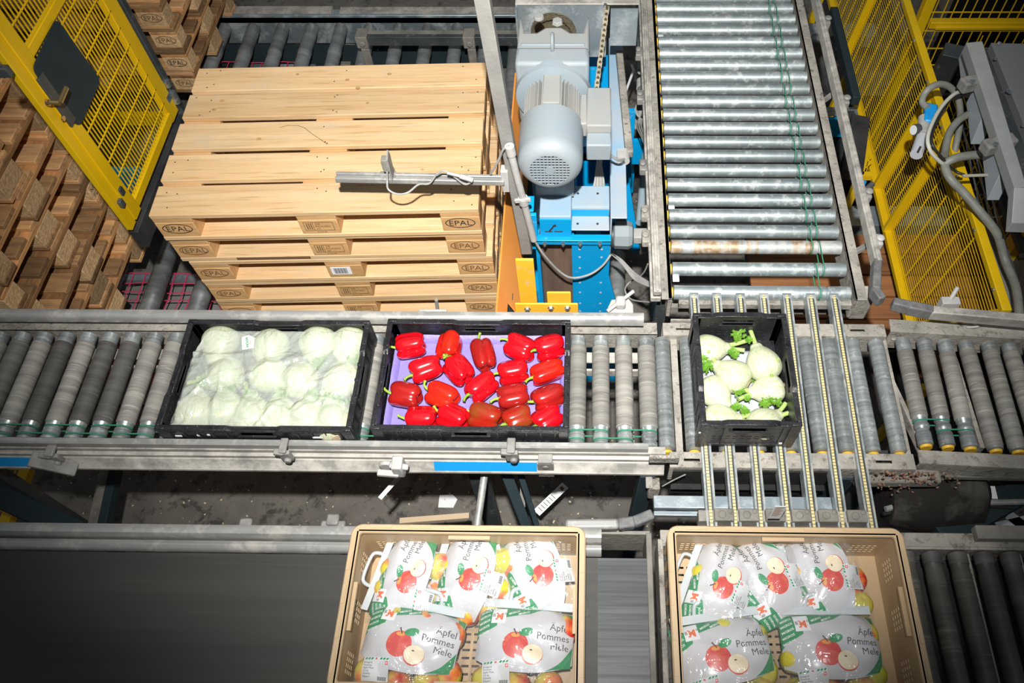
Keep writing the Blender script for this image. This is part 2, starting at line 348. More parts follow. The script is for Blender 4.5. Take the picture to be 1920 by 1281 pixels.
def drive_ring(parent, xa, xb, y, z, r=.0245, w=.0025):
    pts = []
    for k in range(9): a = PI / 2 + PI * k / 8; pts.append((xa + r * math.cos(a), y, z + r * math.sin(a)))
    for k in range(9): a = -PI / 2 + PI * k / 8; pts.append((xb + r * math.cos(a), y, z + r * math.sin(a)))
    obj('drive_belt', MB().tube(pts, w, 6, closed=True), oring, parent)

conv = thing('roller_conveyor', 'long dusty crate conveyor with sleeved rollers carrying the bagged fennel and pepper crates', 'conveyor', (-.3, .2, 0))
X0, X1 = -1.75, .895
Yn, Yf = .0, .425
rx = [-1.306 + .0772 * k for k in range(-5, 29)]
for i, x in enumerate(rx):
    add_roller(conv, x, Yn + .004, Yf - .004, ZR - .028, 'sleeve' if (x > .55 or i % 5 == 1) else 'dark' if i % 4 else 'sleeve')
    bearing(conv, x, Yn - .008, ZR - .028)
    if i < len(rx) - 1: drive_ring(conv, x, rx[i + 1], Yn + (.033 if i % 2 else .0625), ZR - .028)
# far side frame, guide and near side profile
far = MB().box(X0, X1, Yf + .004, Yf + .010, 1.13, 1.225).box(X0, X1, Yf + .004, Yf + .055, 1.214, 1.222).box(X0, X1, Yf + .049, Yf + .055, 1.08, 1.222)
obj('far_side_frame', far, frameD, conv, bevel=.0015)
obj('frame_bolt', MB().lathe([(0, .006), (.004, .006)], (-.03, Yf + .03, 1.222), (0, 0, 1), 8), darkst, conv)
gp = [(.436, 1.262), (.436, 1.284), (.441, 1.294), (.452, 1.299), (.466, 1.297), (.47, 1.29), (.47, 1.255), (.46, 1.255), (.45, 1.262)]
obj('far_guide_rail', MB().prism(gp, 'x', X0, .845), aluR, conv)
for x in (-1.3, -.75, -.2, .30): obj('guide_bracket', MB().box(x - .02, x + .02, .468, .476, 1.20, 1.28), clampL, conv)
inner = MB().box(X0, X1, .315, .323, 1.13, 1.165).box(X0, X1, .345, .385, 1.165, 1.17)
obj('inner_white_strip', inner, aluD, conv)
ng = [(-.006, 1.262), (-.006, 1.284), (-.010, 1.289), (-.022, 1.289), (-.027, 1.284), (-.027, 1.258), (-.018, 1.258)]
obj('near_guide_rail', MB().prism(ng, 'x', X0, .845), aluR, conv)
nf = [(-.006, 1.255), (-.030, 1.255), (-.030, 1.240), (-.026, 1.238), (-.026, 1.230), (-.039, 1.229), (-.039, 1.216), (-.035, 1.214), (-.035, 1.210), (-.042, 1.209), (-.060, 1.178), (-.064, 1.175), (-.064, 1.165), (-.006, 1.155)]
obj('near_side_profile', MB().prism(nf, 'x', X0, .90), aluD, conv)
a = YP(812, 866, -.047); b = YP(1006, 866, -.047)
lbp = [(-.0428, 1.2083), (-.0596, 1.1794), (-.0608, 1.1798), (-.0440, 1.2087)]
obj('blue_label', MB().prism(lbp, 'x', a.x, b.x), blueS, conv)
a = YP(96, 866, -.047); obj('blue_label', MB().prism(lbp, 'x', X0, a.x), blueS, conv)
def clamp(u, v, w, mat, parent, wings=False):
    p = YP(u, v, -.05)
    mb = MB().box(p.x - w, p.x + w, -.062, -.047, p.z - .028, p.z + .028).box(p.x - w * .7, p.x + w * .6, -.062, -.012, p.z + .028, p.z + .04)
    mb.lathe([(0, .013), (.012, .011)], (p.x + w * .3, -.062, p.z - .008), (0, -1, 0), 10)
    if wings: mb.beam((p.x - .055, -.07, p.z + .035), (p.x + .05, -.07, p.z - .045), .014, .05, (0, 1, 0))
    mb.beam((p.x - w * 1.6, -.055, p.z + .03), (p.x, -.055, p.z + .022), .02, .016)
    obj('rail_clamp', mb, mat, parent, bevel=.004)
clamp(105, 858, .022, clampm, conv, True); clamp(537, 852, .018, clampm, conv); clamp(960, 852, .02, clampm, conv)
p = YP(1022, 862, -.05)
obj('clamp_plate', MB().box(p.x - .026, p.x + .026, -.058, -.049, 1.13, 1.235).box(p.x - .022, p.x + .022, -.058, -.02, 1.235, 1.244).lathe([(0, .010), (.004, .01)], (p.x, -.058, 1.21), (0, -1, 0), 12).lathe([(0, .010), (.004, .01)], (p.x, -.058, 1.16), (0, -1, 0), 12), clampm, conv, bevel=.003)
# cross beams and legs
for x in (-1.0, -.35, .35, .80): obj('cross_member', MB().box(x - .015, x + .015, -.02, Yf + .05, 1.06, 1.10), frameDD, conv)
for x in (-1.45, .28): 
    for y in (.03, .44): obj('leg', MB().box(x - .03, x + .03, y - .02, y + .02, 0, 1.15), darkst, conv)

# sensor head clamped under the near profile, with a hanging tag
p = YP(742, 868, -.06)
sc = thing('reflector_clamp', 'pale grey sensor clamp hanging on the near profile below the pepper crate', 'clamp', (p.x, -.06, p.z - .06))
obj('clamp_body', MB().box(p.x - .006, p.x + .028, -.095, -.050, p.z - .035, p.z + .035).beam((p.x - .012, -.08, p.z + .03), (p.x + .045, -.08, p.z + .012), .02, .012), clampL, sc, bevel=.005)
obj('clamp_arm', MB().beam((p.x - .055, -.09, p.z - .008), (p.x + .01, -.09, p.z - .02), .02, .016).lathe([(0, .026), (.012, .024)], (p.x - .032, -.055, p.z - .022), (0, -1, 0), 16), clampL, sc, bevel=.003)
for k, (u0, v0, u1, v1, z, w, lab) in enumerate([(752, 890, 712, 935, .9, .016, 'narrow white paper tag dangling below the pale sensor clamp'), (1060, 910, 1006, 962, .35, .036, 'white printed paper strip lying in the gap right of the dark brace')]):
    a = ZP(u0, v0, z); b = ZP(u1, v1, z)
    t = thing('paper_strip', lab, 'paper label', ((a.x + b.x) / 2, (a.y + b.y) / 2, z))
    obj('strip_sheet', MB().beam(a, b, w, .0015), whitep, t)
    if k:
        d = (b - a).normalized(); n = Vector((-d.y, d.x, 0))
        mb = MB()
        for q in range(6): c = a + (b - a) * (.42 + .09 * q); mb.beam(c - n * .012 + Vector((0, 0, .0012)), c + n * .012 + Vector((0, 0, .0012)), .003, .0006)
        c = a + (b - a) * .12; mb.beam(c - n * .008 + Vector((0, 0, .0012)), c + n * .008 + Vector((0, 0, .0012)), .014, .0006)
        obj('printed_lines', mb, inkO, t)
a = ZP(838, 938, .02)
tag(obj('paper_scrap', MB().prism([(a.x - .04, a.y - .03), (a.x + .03, a.y - .03), (a.x + .045, a.y + .01), (a.x + .02, a.y + .035), (a.x - .04, a.y + .03)], 'z', .001, .004), whitep), 'small torn white paper scrap on the dark floor', 'paper scrap')

# braces and posts standing in the gap
def strut(name, label, cat, p0, p1, w, h, mat, bevel=.003, up=(0, 0, 1)):
    return tag(obj(name, MB().beam(p0, p1, w, h, up), mat, bevel=bevel), label, cat)
st = thing('conveyor_stand', 'dark slate profile brace with grey pole in the gap below the blue label', 'support frame', (.28, 0, 0))
p0 = YP(945, 880, .02); p1 = ZP(985, 985, .80)
obj('diagonal_brace', MB().beam(p0, p1, .036, .05), slate, st, bevel=.003)
obj('diagonal_brace', MB().beam(p0 + Vector((.045, .01, 0)), p1 + Vector((.035, .01, 0)), .02, .05), slate, st, bevel=.003)
p0 = YP(910, 880, 0); p1 = ZP(894, 990, 1.0)
obj('round_pole', MB().tube([p0, p1], .0125, 14), aluR, st)
p0 = YP(982, 880, .1); p1 = ZP(978, 985, .7)
obj('flat_bar', MB().beam(p0, p1, .02, .006), frameDD, st)
st = thing('floor_post', 'dark post with grey foot strip in the gap left of the middle', 'post', (-1.3, .2, 0))
p0 = ZP(218, 880, .45); p1 = ZP(192, 1005, .45)
obj('square_post', MB().beam(p0, p1, .035, .05), slate, st, bevel=.003)
obj('pale_strip', MB().beam(p0 + Vector((-.055, 0, -.02)), p1 + Vector((-.055, 0, -.02)), .04, .02), frameDD, st)
strut('diagonal_brace', 'long dark diagonal beam crossing the gap at the left edge', 'beam', ZP(-60, 905, .95), ZP(150, 1000, .95), .07, .05, slate)
strut('diagonal_brace', 'heavy dark diagonal beam crossing the gap at the right edge', 'beam', ZP(1760, 1010, .95), ZP(1990, 880, .95), .08, .06, slate)
# low yellow guard at the far left
g = thing('low_guard', 'low yellow wire guard on the floor at the left edge of the gap', 'guard', (-2.0, .2, 0))
a = ZP(52, 880, .3); b = ZP(5, 1000, .3)
obj('guard_post', MB().beam(a, b, .045, .04), yellow, g)
mb = MB()
for k in range(5): mb.beam(a + Vector((-.05 - .05 * k, 0, 0)), b + Vector((-.05 - .05 * k, 0, 0)), .005, .005)
for k in range(4): c = a + (b - a) * (k / 3); mb.beam(c, c + Vector((-.3, 0, 0)), .005, .005)
obj('wire_mesh', mb, yellow, g)

# floor litter
rng = random.Random(3); mb = MB(); mb2 = MB()
for k in range(700):
    x = rng.uniform(-1.9, 1.3); y = rng.uniform(.05, .62) if k < 420 else rng.uniform(.7, 3.3)
    if k > 420 and x < .5 and y < 2: x = rng.uniform(.5, 1.0)
    s = rng.uniform(.002, .007); a = rng.uniform(0, 6)
    tgt = mb if rng.random() < .75 else mb2
    tgt.beam((x, y, .003), (x + s * 1.4 * math.cos(a), y + s * 1.4 * math.sin(a), .004), s, .003)
fd = M('straw_debris', (.62, .52, .32), None, rough=.8); fd2 = M('pink_debris', (.30, .15, .09), (.16, .11, .08), 60, rough=.8)
tag(obj('floor_debris', mb, fd), 'pale crumbs and onion skins scattered over the dark floor', 'debris', kind='stuff')
tag(obj('floor_debris', mb2, fd2), 'reddish crumbs scattered over the dark floor', 'debris', kind='stuff')

# ------------------------------------------------------------------ transfer table with seven belt strips
tr = thing('transfer_conveyor', 'transfer table with seven long belt strips crossing the crate conveyor', 'conveyor', (1.27, .2, 0))
for x in [ZP(1241, 640, 1.21).x, ZP(1288, 640, 1.21).x, ZP(1345, 640, 1.21).x, ZP(1400, 640, 1.21).x, ZP(1455, 640, 1.21).x, ZP(1509, 640, 1.21).x, ZP(1552.6, 640, 1.21).x, ZP(1597.6, 640, 1.21).x, ZP(1642.6, 640, 1.21).x]:
    add_roller(tr, x, Yn + .004, Yf - .004, ZR - .034, 'steel', .0255)
    bearing(tr, x, Yn - .008, ZR - .034)
xe = ZP(1660, 640, 1.2).x
for y0, y1, hs in ((Yf + .002, Yf + .052, 1), (-.058, -.006, -1)):
    obj('side_frame', MB().panel((.915, y0, 1.214), (1, 0, 0), (0, 1, 0), xe - .915, y1 - y0, [(.045, .095, .02, .03), (xe - .915 - .12, xe - .915 - .07, .02, .03)], .006).box(.915, xe, y0, y0 + .006, 1.12, 1.214).box(.915, xe, y1 - .006, y1, 1.12, 1.214), frameD, tr, bevel=.001)
for u in (1217, 1266, 1612, 1668):
    x = ZP(u, 700, 1.19).x; obj('cross_bar', MB().box(x - .011, x + .011, -.0, Yf + .02, 1.15, 1.192), frameD, tr)
obj('wooden_wedge', MB().beam(ZP(1224, 680, 1.17), ZP(1226, 765, 1.17), .014, .03), frameD, tr)
sx0 = [1.027, 1.106, 1.189, 1.271, 1.352, 1.435, 1.516]; sx1 = [1.032, 1.103, 1.178, 1.259, 1.332, 1.417, 1.503]
for k in range(7):
    a = Vector((sx0[k] + .002, .585, ZR)); b = Vector((sx1[k] - .002, -.33, ZR))
    mb = MB()
    for s in (-1, 1): mb.beam(a + Vector((s * .0125, 0, -.022)), b + Vector((s * .0125, 0, -.022)), .006, .044)
    mb.beam(a + Vector((0, 0, -.008)), b + Vector((0, 0, -.008)), .02, .006)
    mb.lathe([(-.0155, .022), (.0155, .022)], a + Vector((0, 0, -.022)), (1, 0, 0), 16)
    s_ = obj('belt_strip', mb, strip, tr)
    obj('timing_belt', MB().beam(a + Vector((-.0015, .0, -.001)), b + Vector((-.0015, 0, -.001)), .0085, .005), yband, s_)
    mbt = MB(); n = 88
    for q in range(n):
        c = a + (b - a) * ((q + .5) / n); mbt.box(c.x - .006, c.x + .003, c.y - .0010, c.y + .0010, c.z + .0012, c.z + .0018)
    obj('belt_teeth', mbt, inkO, s_)
    mbr = MB()
    mbr.beam(a + Vector((.0065, 0, -.004)), b + Vector((.0065, 0, -.004)), .004, .004).beam(a + Vector((-.0085, 0, -.004)), b + Vector((-.0085, 0, -.004)), .004, .004)
    obj('slot', mbr, darkst, s_)
# panels and tubes beneath the strips
x0 = YP(1262, 890, -.07).x; x1 = YP(1560, 890, -.07).x
obj('front_panel', MB().box(x0, x1, -.066, -.06, 1.02, 1.205).box(x0, x1, -.085, -.06, 1.10, 1.104), M('dusty_black_sheet', (.010, .011, .012), (.03, .03, .028), 12, rough=.7, grain=((.16, .15, .13), 90, (1, 1, 1), .66, .72), spec=.2), tr)
y = -.10
a = YP(1225, 940, -.16); b = YP(1560, 940, -.16)
obj('cross_tube', MB().box(a.x, b.x, -.185, -.145, a.z - .012, a.z + .012).box(a.x, b.x, -.205, -.190, a.z - .02, a.z + .0), galv, tr, bevel=.002)
a = YP(1310, 968, -.22); b = YP(1640, 968, -.22)
obj('shaft_beam', MB().box(a.x, b.x, -.235, -.20, a.z - .05, a.z + .0).box(a.x, b.x, -.275, -.235, a.z - .055, a.z - .04), frameD, tr, bevel=.002)
for k in range(6):
    xm = (sx1[k] + sx1[k + 1]) / 2
    obj('motor_bracket', MB().box(xm - .03, xm + .028, -.238, -.20, a.z - .045, a.z + .016).lathe([(0, .013), (.006, .011)], (xm - .008, -.22, a.z + .016), (0, 0, 1), 12).lathe([(0, .008), (.006, .007)], (xm + .016, -.21, a.z + .016), (0, 0, 1), 12), frameDD, tr, bevel=.005)
for u in (1212, 1580):
    p = YP(u, 890, -.03); obj('leg', MB().beam((p.x, -.04, 1.15), (p.x - .04, -.06, 0), .05, .05, (0, 1, 0)), slate, tr, bevel=.003)
p = YP(1245, 860, -.062)
obj('bolt_plate', MB().box(p.x - .045, p.x + .045, -.068, -.058, p.z - .02, p.z + .02).lathe([(0, .009), (.01, .009)], (p.x - .025, -.062, p.z + .018), (0, -1, 0), 12).lathe([(0, .009), (.01, .009)], (p.x, -.062, p.z + .018), (0, -1, 0), 12).lathe([(0, .009), (.01, .009)], (p.x + .025, -.062, p.z + .018), (0, -1, 0), 12), frameD, tr, bevel=.002)
p = YP(1225, 916, -.08)
obj('hanging_bracket', MB().box(p.x - .018, p.x + .018, -.10, -.06, p.z - .04, p.z + .045).box(p.x - .028, p.x - .005, -.10, -.06, p.z + .045, p.z + .055), frameD, tr, bevel=.004)
pa = YP(1242, 912, -.09); pb = YP(1285, 890, -.09)
obj('loose_cable', MB().tube(smooth_path([pa, (pa + pb) / 2 + Vector((0, 0, .004)), pb]), .0022, 6), wirem, tr)
p = YP(1459, 958, -.25)
t = thing('printed_sheet', 'white printed sheet stuck between the middle belt strips', 'paper label', (p.x, -.25, p.z - .03))
obj('sheet', MB().box(p.x - .017, p.x + .017, -.252, -.2505, p.z - .06, p.z + .04), whitep, t)
mb = MB()
for k in range(9): mb.box(p.x - .013, p.x + .013 - .004 * (k % 3), -.2528, -.252, p.z + .03 - .008 * k, p.z + .0318 - .008 * k)
obj('printed_lines', mb, inkO, t)
# far ends: cross tube behind the strips
a = YP(1300, 578, .60)
obj('end_tube', MB().box(.98, 1.60, .575, .60, 1.165, 1.19), frameD, tr)
obj('end_plate', MB().panel((.945, .50, 1.10), (1, 0, 0), (0, 0, 1), .09, .11, [(.02, .075, .01, .07)], .006), frameD, tr)

# ------------------------------------------------------------------ conveyor at the right edge, slightly turned
rc = thing('roller_conveyor', 'dirty crate conveyor at the right edge with dark rollers and angled side plate', 'conveyor', (1.8, .2, 0))
tops = [(1691, 636), (1731, 638), (1770, 640), (1809, 642), (1852, 644), (1890, 646), (1932, 648), (1975, 650)]
bots = [(1736, 837), (1777, 839), (1819, 842), (1867, 846), (1909, 848), (1955, 850), (2000, 852), (2045, 854)]
ends = []
for k in range(8):
    a = ZP(*tops[k], 1.205); b = ZP(*bots[k], 1.205); d = (a - b); L = d.length; r = .0245
    g = k < 3
    pr = [(0, r * .7), (.004, r)] + ([(.045, r), (.05, r * .86), (.056, r * .86), (.062, r), (.074, r), (.079, r * .86), (.085, r * .86), (.09, r)] if g else []) + [(L - .004, r), (L, r * .7)]
    obj('roller', MB().lathe(pr, b, d, 20), zincY, rc)
    obj('grip_sleeve', MB().lathe([(0, r), (.003, r * 1.1), (L - (.155 if g else .05), r * 1.1), (L - (.152 if g else .047), r)], b + d.normalized() * (.10 if g else .012), d, 20, False), sleeve, rc)
    obj('bearing_cap', MB().lathe([(0, .018), (.008, .02)], b - d.normalized() * .008, d, 14), ybear, rc); ends.append((a, b))
    obj('bearing_cap', MB().lathe([(0, .012), (.004, .010)], a, d, 14), ybear, rc)
for k, t_ in ((0, .084), (1, .052)):
    (a, b), (c, d) = ends[k], ends[k + 1]; e = (a - b).normalized()
    drive_ring(rc, (b + e * t_).x, (d + e * t_).x, (b + e * t_).y, b.z, .0225)
A = ZP(1668, 611, 1.23); B = ZP(2000, 630, 1.23)
obj('far_side_frame', MB().beam(A, B, .05, .008).beam(A + Vector((0, -.022, -.05)), B + Vector((0, -.022, -.05)), .006, .1), frameD, rc, bevel=.001)
A = ZP(1722, 857, 1.22); B = ZP(2020, 872, 1.22)
obj('near_side_frame', MB().beam(A, B, .045, .008).beam(A + Vector((0, -.02, -.04)), B + Vector((0, -.02, -.04)), .006, .08), frameD, rc, bevel=.001)
A = ZP(1740, 880, 1.13); B = ZP(2000, 885, 1.13)
obj('dirty_lower_plate', MB().beam(A, B, .06, .03), frameDD, rc, bevel=.006)
mb = MB()
for k in range(6): c = ZP(1765 + 11 * k, 880, 1.15); mb.beam(c + Vector((-.01, -.02, 0)), c + Vector((.008, .022, 0)), .005, .006)
obj('ribbed_cover', mb.beam(ZP(1745, 872, 1.135), ZP(1840, 872, 1.135), .07, .02), clampm, rc, bevel=.002)
for (u0, v0, u1, v1) in ((1637, 650, 1732, 852), (1775, 640, 1838, 845), (1700, 640, 1668, 640)):
    obj('cross_bar', MB().beam(ZP(u0, v0, 1.17), ZP(u1, v1, 1.17), .014, .04), frameD, rc)
mb = MB(); rr = random.Random(8)
for k in range(170):
    p = YP(1640 + rr.gauss(70, 38), 885 + abs(rr.gauss(0, 16)), -.06 - rr.random() * .03); s = rr.uniform(.002, .006); a = rr.uniform(0, 6)
    mb.beam(p, p + Vector((s * 1.5 * math.cos(a), s * math.sin(a), s * math.sin(a * 2))), s, s)
tag(obj('peel_debris', mb, fd2), 'clump of onion peel debris clinging below the right conveyor joint', 'debris', kind='stuff')
obj('debris_ledge', MB().beam(YP(1600, 893, -.05), YP(1760, 893, -.05), .06, .05), frameDD, rc, bevel=.01)
for x in (1.62, 2.1): obj('leg', MB().box(x - .025, x + .025, .0, .05, 0, 1.12), darkst, rc)
# dark drum and hose rails below it
d_ = thing('pipe_bundle', 'bent metal channel and dark hose below the right conveyor joint', 'channel', (1.75, -.1, 0))
obj('steel_channel', MB().tube(smooth_path([ZP(1660, 955, 1.0), ZP(1720, 940, 1.0), ZP(1770, 936, 1.0), ZP(1850, 942, 1.0), ZP(1960, 940, 1.0)]), .010, 8), aluR, d_)
obj('dark_hose', MB().tube(smooth_path([ZP(1655, 964, .98), ZP(1720, 950, .98), ZP(1780, 946, .98), ZP(1900, 952, .98)]), .008, 8), bkcab, d_)
obj('dark_housing', MB().lathe([(0, .10), (.12, .13), (.3, .12), (.34, .06)], ZP(1655, 930, .95), (1, .05, 0), 24), M('grimy_drum', (.022, .020, .017), (.09, .082, .07), 9, (1, 1, 1), .85, lo=.5, hi=.72, bump=.5, bscale=30, spec=.2), d_)
tag(obj('paper_sheet', MB().beam(ZP(1802, 921, .98), ZP(1868, 924, .98), .045, .002), whitep), 'white sheet of paper under the right conveyor beside the dark beam', 'paper')
tag(obj('paper_scraps', MB().beam(ZP(1870, 990, .02), ZP(1935, 975, .02), .05, .004).beam(ZP(1890, 965, .02), ZP(1930, 995, .02), .05, .004), whitep), 'torn white paper scraps on the floor at the right edge', 'paper scrap')
for u in (1735, 1790): strut('floor_rail', 'upright dusty rail under the right conveyor, %s of two' % ('left' if u == 1735 else 'right'), 'rail', ZP(u, 945, .6), ZP(u - 8 + (12 if u == 1735 else 0), 1010, .6), .03, .04, frameDD)

# ------------------------------------------------------------------ lower belt conveyor with beige crates
ZB = 1.31
lb = thing('belt_conveyor', 'wide dark rubber belt conveyor carrying the left beige crate', 'conveyor', (-.5, -.7, 0))
xe = ZP(1222, 1100, ZB).x
obj('belt', MB().box(-1.9, .69, -1.15, -.372, ZB - .02, ZB), belt, lb)
obj('worn_belt_end', MB().box(.69, xe - .012, -1.15, -.372, ZB - .021, ZB - .001), beltW, lb)
pr1 = [(-.368, 1.305), (-.368, 1.320), (-.362, 1.330), (-.352, 1.334), (-.342, 1.330), (-.338, 1.322), (-.338, 1.30)]
pr2 = [(-.334, 1.30), (-.334, 1.345), (-.328, 1.354), (-.314, 1.357), (-.303, 1.352), (-.300, 1.342), (-.300, 1.29)]
obj('guide_rail', MB().prism(pr2, 'x', -1.9, .70), aluR, lb); obj('guide_rail', MB().prism(pr1, 'x', -1.26, .70), aluR, lb); obj('guide_rail', MB().prism(pr1, 'x', -1.9, -1.266), aluR, lb)
obj('side_frame', MB().box(-1.9, xe, -.300, -.290, 1.15, 1.30), frameDD, lb)
p0 = ZP(1098, 988, 1.33); p1 = ZP(1165, 985, 1.33)
t = thing('guide_rail', 'round silver guide rail end with grey tip behind the left beige crate', 'guide rail', (.75, -.3, 1.30))
obj('rail_tube', MB().beam(ZP(1060, 985, 1.34), ZP(1160, 984, 1.34), .03, .03), aluR, t, bevel=.008)
pts = [ZP(1158, 984, 1.34), ZP(1190, 980, 1.34), ZP(1224, 965, 1.34)]
obj('rubber_tip', MB().beam(pts[0], pts[1], .032, .032).beam(pts[1] - Vector((.004, 0, 0)), pts[2], .03, .03), rubber, t, bevel=.006)
obj('tip_support', MB().box(.64, .69, -.30, -.26, 1.28, 1.31), clampm, t, bevel=.004)
obj('end_frame', MB().box(xe - .012, xe + .004, -1.15, -.30, 1.15, 1.318), frameDD, lb, bevel=.002)
for x in (-1.5, .2): obj('leg', MB().box(x - .03, x + .03, -.40, -.34, 0, 1.15), darkst, lb)
for (u, v) in ((460, 993), (624, 985)):
    p = ZP(u, v, 1.33); tag(obj('rail_mount', MB().box(p.x - .035, p.x + .035, p.y - .012, p.y + .014, 1.30, 1.335).box(p.x - .018, p.x + .018, p.y - .004, p.y + .03, 1.33, 1.345), clampm, bevel=.006), 'grey plastic rail mount behind the belt guide, %s one' % ('left' if u < 500 else 'right, nearer the beige crate'), 'rail mount')
a = ZP(750, 978, .5); b = ZP(880, 968, .5)
tag(obj('wood_offcut', MB().beam(a, b, .022, .02), M('pale_wood', (.55, .42, .28), None, rough=.8)), 'pale wooden offcut in the gap behind the left beige crate', 'wood piece')

lr = thing('roller_conveyor', 'lower conveyor of dark worn rollers at the bottom right under the right beige crate', 'conveyor', (1.7, -.7, 0))
x = ZP(1747, 1040, 1.29).x; pit = ZP(1845, 1040, 1.29).x - ZP(1796, 1040, 1.29).x
xs = [x + (k - 11) * pit for k in range(22)]; xs = [q for q in xs if q > xe + .05]
for q in xs:
    obj('roller', MB().lathe([(0, .02), (.004, .0265), (.73, .0265), (.734, .025), (.765, .025), (.768, .0265), (.79, .0265), (.794, .02)], (q, -1.13, 1.283), (0, 1, 0), 20), lowroll, lr)
    obj('roller_end_ring', MB().lathe([(0, .0268), (.03, .0268)], (q, -.372, 1.283), (0, 1, 0), 20, False), sleeveD, lr)
obj('far_side_frame', MB().box(xe + .03, 2.6, -.325, -.285, 1.28, 1.30).box(xe + .03, 2.6, -.333, -.325, 1.18, 1.30), frameD, lr, bevel=.002)
p = ZP(1895, 1010, 1.31); obj('raised_guide', MB().box(p.x - .1, 2.6, -.31, -.27, 1.295, 1.33), frameDD, lr, bevel=.004)
for k in (3, 5, 7, 9): q = xs[-1] - pit * k + pit / 2; obj('cross_strip', MB().box(q - .004, q + .004, -1.1, -.335, 1.26, 1.27), frameD, lr)
obj('bottom_sheet', MB().box(xe + .03, 2.6, -1.15, -.33, 1.19, 1.2), blackp, lr)
for x_ in (1.0, 2.3): obj('leg', MB().box(x_ - .03, x_ + .03, -.36, -.30, 0, 1.2), darkst, lr)
obj('near_side_frame', MB().box(xe + .02, xe + .035, -1.15, -.32, 1.2, 1.325), frameD, lr, bevel=.002)

# ------------------------------------------------------------------ upper right conveyor (rollers across)
uc = thing('roller_conveyor', 'shiny steel roller conveyor running away from the transfer table, without grip sleeves', 'conveyor', (1.27, 1.3, 0))
uy = [.613, .717, .819, .892, .97, 1.047, 1.126, 1.202, 1.28, 1.356, 1.435, 1.513, 1.592, 1.67, 1.744, 1.819, 1.896, 1.974, 2.055, 2.13, 2.207, 2.285, 2.36]
UX0, UX1 = .958, 1.585; zc = ZR - .026
for i, y in enumerate(uy):
    L = UX1 - UX0; r = .0255
    pr = [(0, r * .7), (.003, r), (.03, r), (L - .118, r), (L - .114, r * .86), (L - .108, r * .86), (L - .104, r), (L - .09, r), (L - .086, r * .86), (L - .080, r * .86), (L - .076, r), (L - .003, r), (L, r * .7)]
    ro = obj('roller', MB().lathe(pr, (UX0, y, zc), (1, 0, 0), 20), rusty if i == 2 else zincX, uc)
    obj('bearing_cap', MB().lathe([(0, .018), (.006, .02)], (UX0 - .007, y, zc), (1, 0, 0), 14), ybear, uc)
    if i < len(uy) - 1:
        xr = UX1 - (.083 if i % 2 else .111); r2 = .0245; pts = []
        for k in range(9): a = -PI / 2 - PI * k / 8; pts.append((xr, y + r2 * math.sin(a) * 0 + r2 * math.cos(a), zc + r2 * math.sin(a)))
        for k in range(9): a = PI / 2 - PI * k / 8; pts.append((xr, uy[i + 1] + r2 * math.cos(a), zc + r2 * math.sin(a)))
        obj('drive_belt', MB().tube(pts, .0022, 6, closed=True), oring, uc)
obj('left_side_frame', MB().box(.938, .952, .57, 2.6, 1.12, 1.232).box(.915, .952, .57, 2.6, 1.225, 1.232), frameD, uc, bevel=.0015)
obj('left_guide_rail', MB().box(.885, .912, .58, 2.6, 1.235, 1.262).box(.893, .904, .58, 2.6, 1.262, 1.27).box(.878, .915, .585, 2.6, 1.19, 1.215), aluD, uc, bevel=.003)
obj('right_side_frame', MB().box(1.590, 1.600, .57, 2.6, 1.12, 1.232).box(1.590, 1.632, .57, 2.6, 1.225, 1.232), frameD, uc, bevel=.0015)
obj('end_foot', MB().box(1.60, 1.66, .575, .635, 1.10, 1.23).box(1.62, 1.665, .64, .70, 1.12, 1.16), frameD, uc, bevel=.006)
for y in (.76, 1.1, 1.6, 2.1): obj('white_spacer', MB().box(.962, .985, y - .09, y - .065, 1.195, 1.20), whitep, uc)
for y in (.66, 1.3, 2.0): obj('cross_member', MB().box(.95, 1.6, y - .03, y + .01, 1.05, 1.09), frameDD, uc)
obj('dusty_tray', MB().box(.96, 1.59, .64, .70, 1.11, 1.115), frameD, uc)
gr = thing('guide_rail', 'grey guide rail with black rubber tip along the right side of the steel roller conveyor', 'guide rail', (1.66, 1.4, 1.27))
A = Vector((1.652, 2.5, 1.315)); B = Vector((1.655, .66, 1.315)); C = ZP(1652, 548, 1.315)
obj('rail_bar', MB().beam(A, B, .026, .05).beam(A + Vector((.002, 0, .026)), B + Vector((.002, 0, .026)), .014, .006), aluD, gr, bevel=.004)
p = [ZP(1626, 508, 1.315), ZP(1640, 548, 1.315), ZP(1652, 566, 1.315)]
obj('rubber_tip', MB().beam(B + Vector((0, .01, 0)), p[1], .028, .052).beam(p[1] + Vector((-.004, .006, 0)), p[2], .028, .05), rubber, gr, bevel=.005)
for y in (.78, 1.0, 1.5, 2.0): obj('rail_clamp', MB().box(1.668, 1.70, y - .025, y + .025, 1.27, 1.31).lathe([(0, .016), (.012, .014)], (1.69, y, 1.31), (0, 0, 1), 12), clampm if y > .9 else clampL, gr, bevel=.006)
for y in (.8, 1.6): obj('support_arm', MB().beam((1.69, y, 1.275), (1.62, y, 1.19), .02, .012), clampm, gr)
gr = thing('guide_rail', 'grey guide rail with black rubber tip above the conveyor at the right edge', 'guide rail', (1.9, .53, 1.27))
A = ZP(1742, 586, 1.32); B = ZP(1990, 608, 1.32); C = ZP(1700, 577, 1.32); D = ZP(1672, 570, 1.32)
obj('rail_bar', MB().beam(A, B, .03, .045), aluD, gr, bevel=.004)
obj('rubber_tip', MB().beam(A + Vector((.01, 0, 0)), C, .032, .047).beam(C + Vector((.006, 0, 0)), D, .03, .045), rubber, gr, bevel=.005)
p = ZP(1782, 562, 1.33); obj('rail_clamp', MB().box(p.x - .03, p.x + .03, p.y - .02, p.y + .01, 1.29, 1.335).tube([p, p + Vector((.02, .03, .03))], .008, 10), clampL, gr, bevel=.003)
